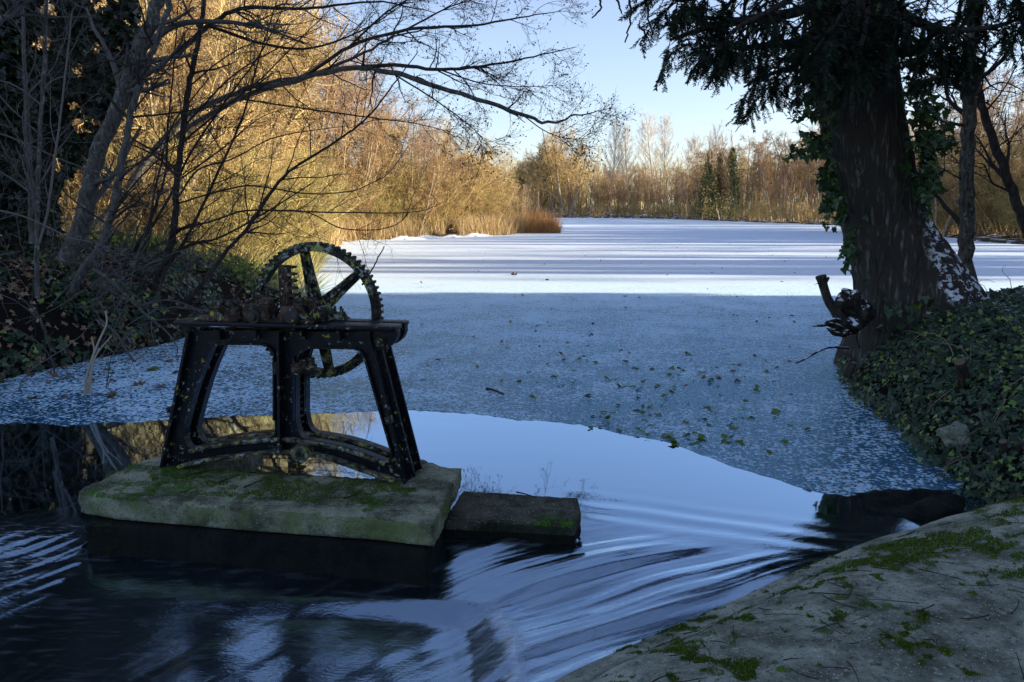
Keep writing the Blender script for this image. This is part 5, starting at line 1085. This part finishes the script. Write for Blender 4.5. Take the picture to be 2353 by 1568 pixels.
stump([(2275, 1040, 4.85), (2290, 1060, 4.75), (2302, 1078, 4.68)], .032, 'slanting cut branch in the ivy left of the thick log')
stump([(1945, 868, 7.3), (1960, 835, 7.3), (1955, 850, 7.15)][:2], .035, 'small broken stump at the waterline under the big trunk')

# ------------------------------------------------------------ evergreens beyond the right edge that shade the foreground
ge = np.random.default_rng(44)
def evergreen():
    e = empty('evergreen_tree', (0, 0, 0), 'x', 'tree', 'x'); H = 15.; P = np.array([[0, 0, z] for z in np.linspace(0, H, 12)]); obj('trunk', tube(P, np.linspace(.3, .04, 12), 8), M['bark_dark'], e)
    N = 15000; z = ge.uniform(.2, H, N); rad = 2.9 * (1 - (z / H) ** 2.2) ** .6 * (.75 + .35 * vnoise(z * 2, z * 0, 1, 2)); a = ge.uniform(0, 6.283, N); rr = rad * ge.uniform(0, 1, N) ** .45
    p = np.column_stack([rr * np.cos(a), rr * np.sin(a), z]); obj('crown', [scatter(LEAF_V, LEAF_F, p, basis(ge.normal(size=(N, 3)), ge), ge.uniform(.3, .55, N))], M['evergreen'], e); return e
K['evergreen'] = Kind([evergreen()])
for x, y, sc in ((36, 19.2, .74), (38, 20.6, .70), (40, 22.6, .78), (37, 23.6, .66), (39, 25.4, .6), (38, 29.9, .6), (41, 34.6, .78), (40, 37.5, .72), (43, 41, .8), (43, 44.5, .72), (46, 50, .85), (48, 54, .8), (50, 61, .8), (56, 69, .75), (62, 82, .75)):
    o_ = K['evergreen'].place(x, y, sc, 0, 'evergreen deep in the right wood striping the far ice with shade', 'evergreens of the right wood'); w_ = random.choice((.35, .5, .75)); o_.scale = (sc * w_, sc * w_, sc)
for x, y in ((13.8, 10.3), (15.4, 6.8), (13.2, 3.6), (15.2, .4), (13.4, -3), (15.5, -6.2), (18.2, 8.9), (18.4, 4.5), (18, -.8), (19, 12.1), (23, 12.2), (22.5, 8.0)):
    K['evergreen'].place(x, y, 1.0, 0, 'dark evergreen tree beyond the right edge that shades the foreground', 'evergreens beyond the right edge')

# ------------------------------------------------------------ leaves on the ice, twigs on the stone
def flat_leaf(name, TV, TF, m, seed):
    g = np.random.default_rng(seed); V = TV.copy(); V[:, 2] = V[:, 2] * 1.6 + g.normal(size=len(V)) * .05; me = mesh(name, [(V, TF)]); me.materials.append(m); return me
lm = [flat_leaf('ice_leaf', IVY_V, IVY_F, M['green_leaf'], 1), flat_leaf('ice_leaf', LEAF_V * [1.3, 1, 1], LEAF_F, M['green_leaf'], 2), flat_leaf('ice_leaf', SYC_V, SYC_F, M['dead_leaf'], 3), flat_leaf('ice_leaf', LEAF_V, LEAF_F, M['dead_leaf'], 4)]
def put_leaf(px, py, k, s, lb, gp, z=.012):
    c = G(px, py, z); o = bpy.data.objects.new('fallen_leaf', lm[k]); COL.objects.link(o); o.location = c; o.scale = (s, s, s); o.rotation_euler = (random.uniform(-.5, .5), random.uniform(-.5, .5), random.uniform(0, 6.28)); tag(o, lb, 'leaf', gp)
random.seed(12)
for i in range(150):
    px = random.gauss(1570, 190); py = 800 + 260 * random.random() ** .8
    if px > 1880 or px < 1180 or py > 1100 or py > 960 + max(0, (px - 1200)) * .16: continue
    put_leaf(px, py, random.choice((0, 1, 1)), random.uniform(.04, .09), 'small green leaf frozen onto the ice left of the big trunk', 'green leaves on the ice')
for i in range(95):
    px = random.uniform(960, 1900); py = 560 + 330 * random.random()
    put_leaf(px, py, random.choice((2, 3, 3)), random.uniform(.05, .09), 'small brown leaf lying on the open ice', 'brown leaves on the ice')
for i in range(26):
    px = random.uniform(60, 420); py = random.uniform(830, 930); put_leaf(px, py, random.choice((2, 2, 3)), random.uniform(.07, .14), 'large curled dead leaf on the ice by the left bank', 'dead leaves by the left bank')
for px, py, k, s, lb in ((335, 850, 1, .17, 'yellow-green upright leaf on the ice left of the winch'), (1190, 632, 2, .22, 'dark curled leaf lying alone on the sunlit ice'), (1258, 643, 2, .18, 'ochre leaf on the sunlit ice edge'), (484, 905, 0, .10, 'green leaf on the ice seen through the left opening of the winch')):
    put_leaf(px, py, k, s, lb, None)
tg_ = tag(obj('twig', tube(spline([G(1118, 893, .015), G(1135, 897, .03), G(1157, 906, .015)], 8), np.linspace(.011, .008, 8), 6, True), M['bark_dark']), 'short dark stick lying on the ice right of the winch', 'stick')
wt = spline([at(832, 655, 4.75), at(852, 625, 4.75), at(868, 596, 4.75), at(883, 566, 4.75)], 14); g = np.random.default_rng(2); wt[1:-1] += g.normal(size=(12, 3)) * .003
tag(obj('twig', tube(wt, np.linspace(.006, .0035, 14), 6, True), M['bark_dark']), 'thin twig caught upright in the rim of the toothed wheel', 'twig')
# twigs on the ledge
random.seed(5); g = np.random.default_rng(6); cnt = 0
def ledge_z(x, y): return zA(x, y)
while cnt < 70:
    px = random.uniform(1500, 2353); py = random.uniform(1130, 1568); c = G(px, py, .36); z, q = ledge_z(c[0], c[1])
    if q < .32 or random.random() < .3: continue
    L = random.choice((.05, .08, .12, .16)) * random.uniform(.7, 1.2); a = random.uniform(0, 6.28); n = 7; t = np.linspace(-.5, .5, n); bx_ = random.uniform(-.12, .12)
    X = c[0] + np.cos(a) * t * L - np.sin(a) * bx_ * L * (t ** 2) * 4; Y = c[1] + np.sin(a) * t * L + np.cos(a) * bx_ * L * (t ** 2) * 4
    Z = np.array([ledge_z(x_, y_)[0] for x_, y_ in zip(X, Y)]) + .006 + random.uniform(0, .006)
    tag(obj('twig', tube(np.column_stack([X, Y, Z]), np.linspace(.0020, .0010, n) * random.uniform(.8, 1.3), 5, True), M['twig_stone'] if 'twig_stone' in M else M.setdefault('twig_stone', twig('twig_stone', (.012, .010, .009), (.045, .03, .022)))), 'thin dark twig lying on the mossy concrete ledge', 'twig', 'twigs on the concrete ledge'); cnt += 1
for k in range(46):
    px = random.uniform(1560, 2340); py = random.uniform(1180, 1560); c = G(px, py, .36); z, q = ledge_z(c[0], c[1])
    if q < .3: continue
    o = obj('pebble', [blob((0, 0, 0), random.uniform(.004, .009), k, (1.3, 1, .7), 7)], twig('pebble%d' % k, (.30, .24, .2), (.22, .2, .18)) if k < 3 else M['peb'], None, True, (c[0], c[1], z + .004)); M['peb'] = o.data.materials[0]
    tag(o, 'tiny pale pebble on the concrete ledge', 'pebble', 'pebbles on the concrete ledge')
for pts, lb in (([(560, 1120), (585, 1110), (612, 1100)], 'thin dark twig on the winch slab left of the middle'), ([(790, 1145), (812, 1138), (835, 1128)], 'thin dark twig on the winch slab near its right end'), ([(505, 1108), (530, 1098), (548, 1092)], 'thin dark twig on the winch slab below the left arch'), ([(430, 1092), (480, 1082), (520, 1078)], 'long twig lying at the left foot of the winch')):
    P = np.array([G(a, c, .258) for a, c in pts]); tag(obj('twig', tube(spline(P, 8), np.linspace(.004, .002, 8), 5, True), M['twig_stone']), lb, 'twig')
P = np.array([G(1187, 1131, .1), G(1205, 1135, .115), G(1232, 1143, .1)]); tag(obj('twig', tube(spline(P, 8), np.linspace(.005, .003, 8), 5, True), M['twig_stone']), 'dark twig lying across the back edge of the lower stone block', 'twig')

# ------------------------------------------------------------ grit and moss on the stone
g = np.random.default_rng(90)
def on_ledge(n, f):
    out = np.zeros((0, 3))
    while len(out) < n:
        m = 4000; px = g.uniform(1380, 2353, m); py = g.uniform(1110, 1568, m); u = (px - 1176.5) / 1800; v = (784 - py) / 1800; c_, s_ = math.cos(PITCH), math.sin(PITCH); t = (.35 - CAMZ) / (-s_ + v * c_); X = u * t; Y = (c_ + v * s_) * t
        k = np.argmin(np.hypot(path[None, :, 0] - X[:, None], path[None, :, 1] - Y[:, None]), 1); q = ((X - path[k, 0]) * Nn[k, 0] + (Y - path[k, 1]) * Nn[k, 1]); z = np.interp(q, pw[:, 0], pw[:, 1]) + lift(X, q)
        ok = (q > .05) & f(X, Y, q); out = np.vstack([out, np.stack([X, Y, z], 1)[ok]])
    return out[:n]
p = on_ledge(5200, lambda x, y, q: q > .15)
PB = np.array([[1, 0, 0], [-1, 0, 0], [0, 1, 0], [0, -1, 0], [0, 0, .7], [0, 0, -.7]]) * [1, .8, 1]; PF = np.array([[0, 2, 4], [2, 1, 4], [1, 3, 4], [3, 0, 4], [2, 0, 5], [1, 2, 5], [3, 1, 5], [0, 3, 5]])
tag(obj('grit', [scatter(PB, PF, p + [0, 0, .001], basis(np.tile([0, 0, 1.], (len(p), 1)), g), g.uniform(.001, .0042, len(p)) * (.6 + .6 * (g.uniform(0, 1, len(p)) > .8)))], leafm('grit', (.10, .10, .08), (.5, .48, .42), (.3, .2, .14), .7, .3, 0)), 'fine pale grit scattered over the concrete ledge', 'grit', kind='stuff')
def mossy(P, name, lb):
    n = len(P); z = nrm(g.normal(size=(n, 3)) * .45 + [0, 0, 1]); x = nrm(np.cross(z, g.normal(size=(n, 3)))); y = np.cross(z, x); B = np.stack([x, z, y], 1)
    tag(obj(name, [scatter(np.array([[-.3, -.2, 0], [.3, -.2, 0], [0, 1, 0]]), np.array([[0, 1, 2]]), P, B, g.uniform(.005, .011, n))], M['moss']), lb, 'moss', kind='stuff')
M['moss'] = leafm('moss', (.04, .085, .008), (.10, .17, .015), (.18, .22, .03), .7, .1, .15)
def mq(x, y, q):
    v = .5 * vnoise(x, y, .14, 61) + .5 * vnoise(x, y, .035, 62); crest = np.exp(-((q - .60) / .22) ** 2) * sstep(y, 2.9, 3.5)
    return v + .42 * crest + .13 * np.exp(-((q - .6) / .3) ** 2) > .70
mossy(on_ledge(30000, mq), 'moss_tufts', 'bright green moss tufts along the crest of the concrete ledge')
q = []
while len(q) < 7000:
    x, y = g.uniform(-2.3, -.3), g.uniform(3.75, 4.6); v = .55 * float(vnoise(x, y, .13, 71)) + .45 * float(vnoise(x, y, .035, 72)); dxy = (np.array([x, y]) - WO) @ EX
    yl_ = (np.array([x, y]) - WO) @ EY
    cen_ = math.exp(-((dxy - .95) / .42) ** 2) * .16
    ins = -.36 < yl_ < .02 and -.25 < dxy < 1.62
    if ins and v + cen_ > .60: q.append((x, y, .2525))
mossy(np.array(q), 'moss_tufts', 'green moss patches on the winch slab in front of the arches')
tag(obj('boulder', [blob((0, 0, 0), .31, 2.3, (1.25, .85, .72), 44)], concrete('boulder', (.005, .006, .005), (.020, .021, .017), mossamt=.2, sidec=(.012, .016, .007), peb_=0), None, True, (2.38, 4.42, -.13)), 'dark wet boulder added at the waterline where the ivy bank meets the ledge', 'boulder')  # boulder added to cover a bright sky reflection in the water
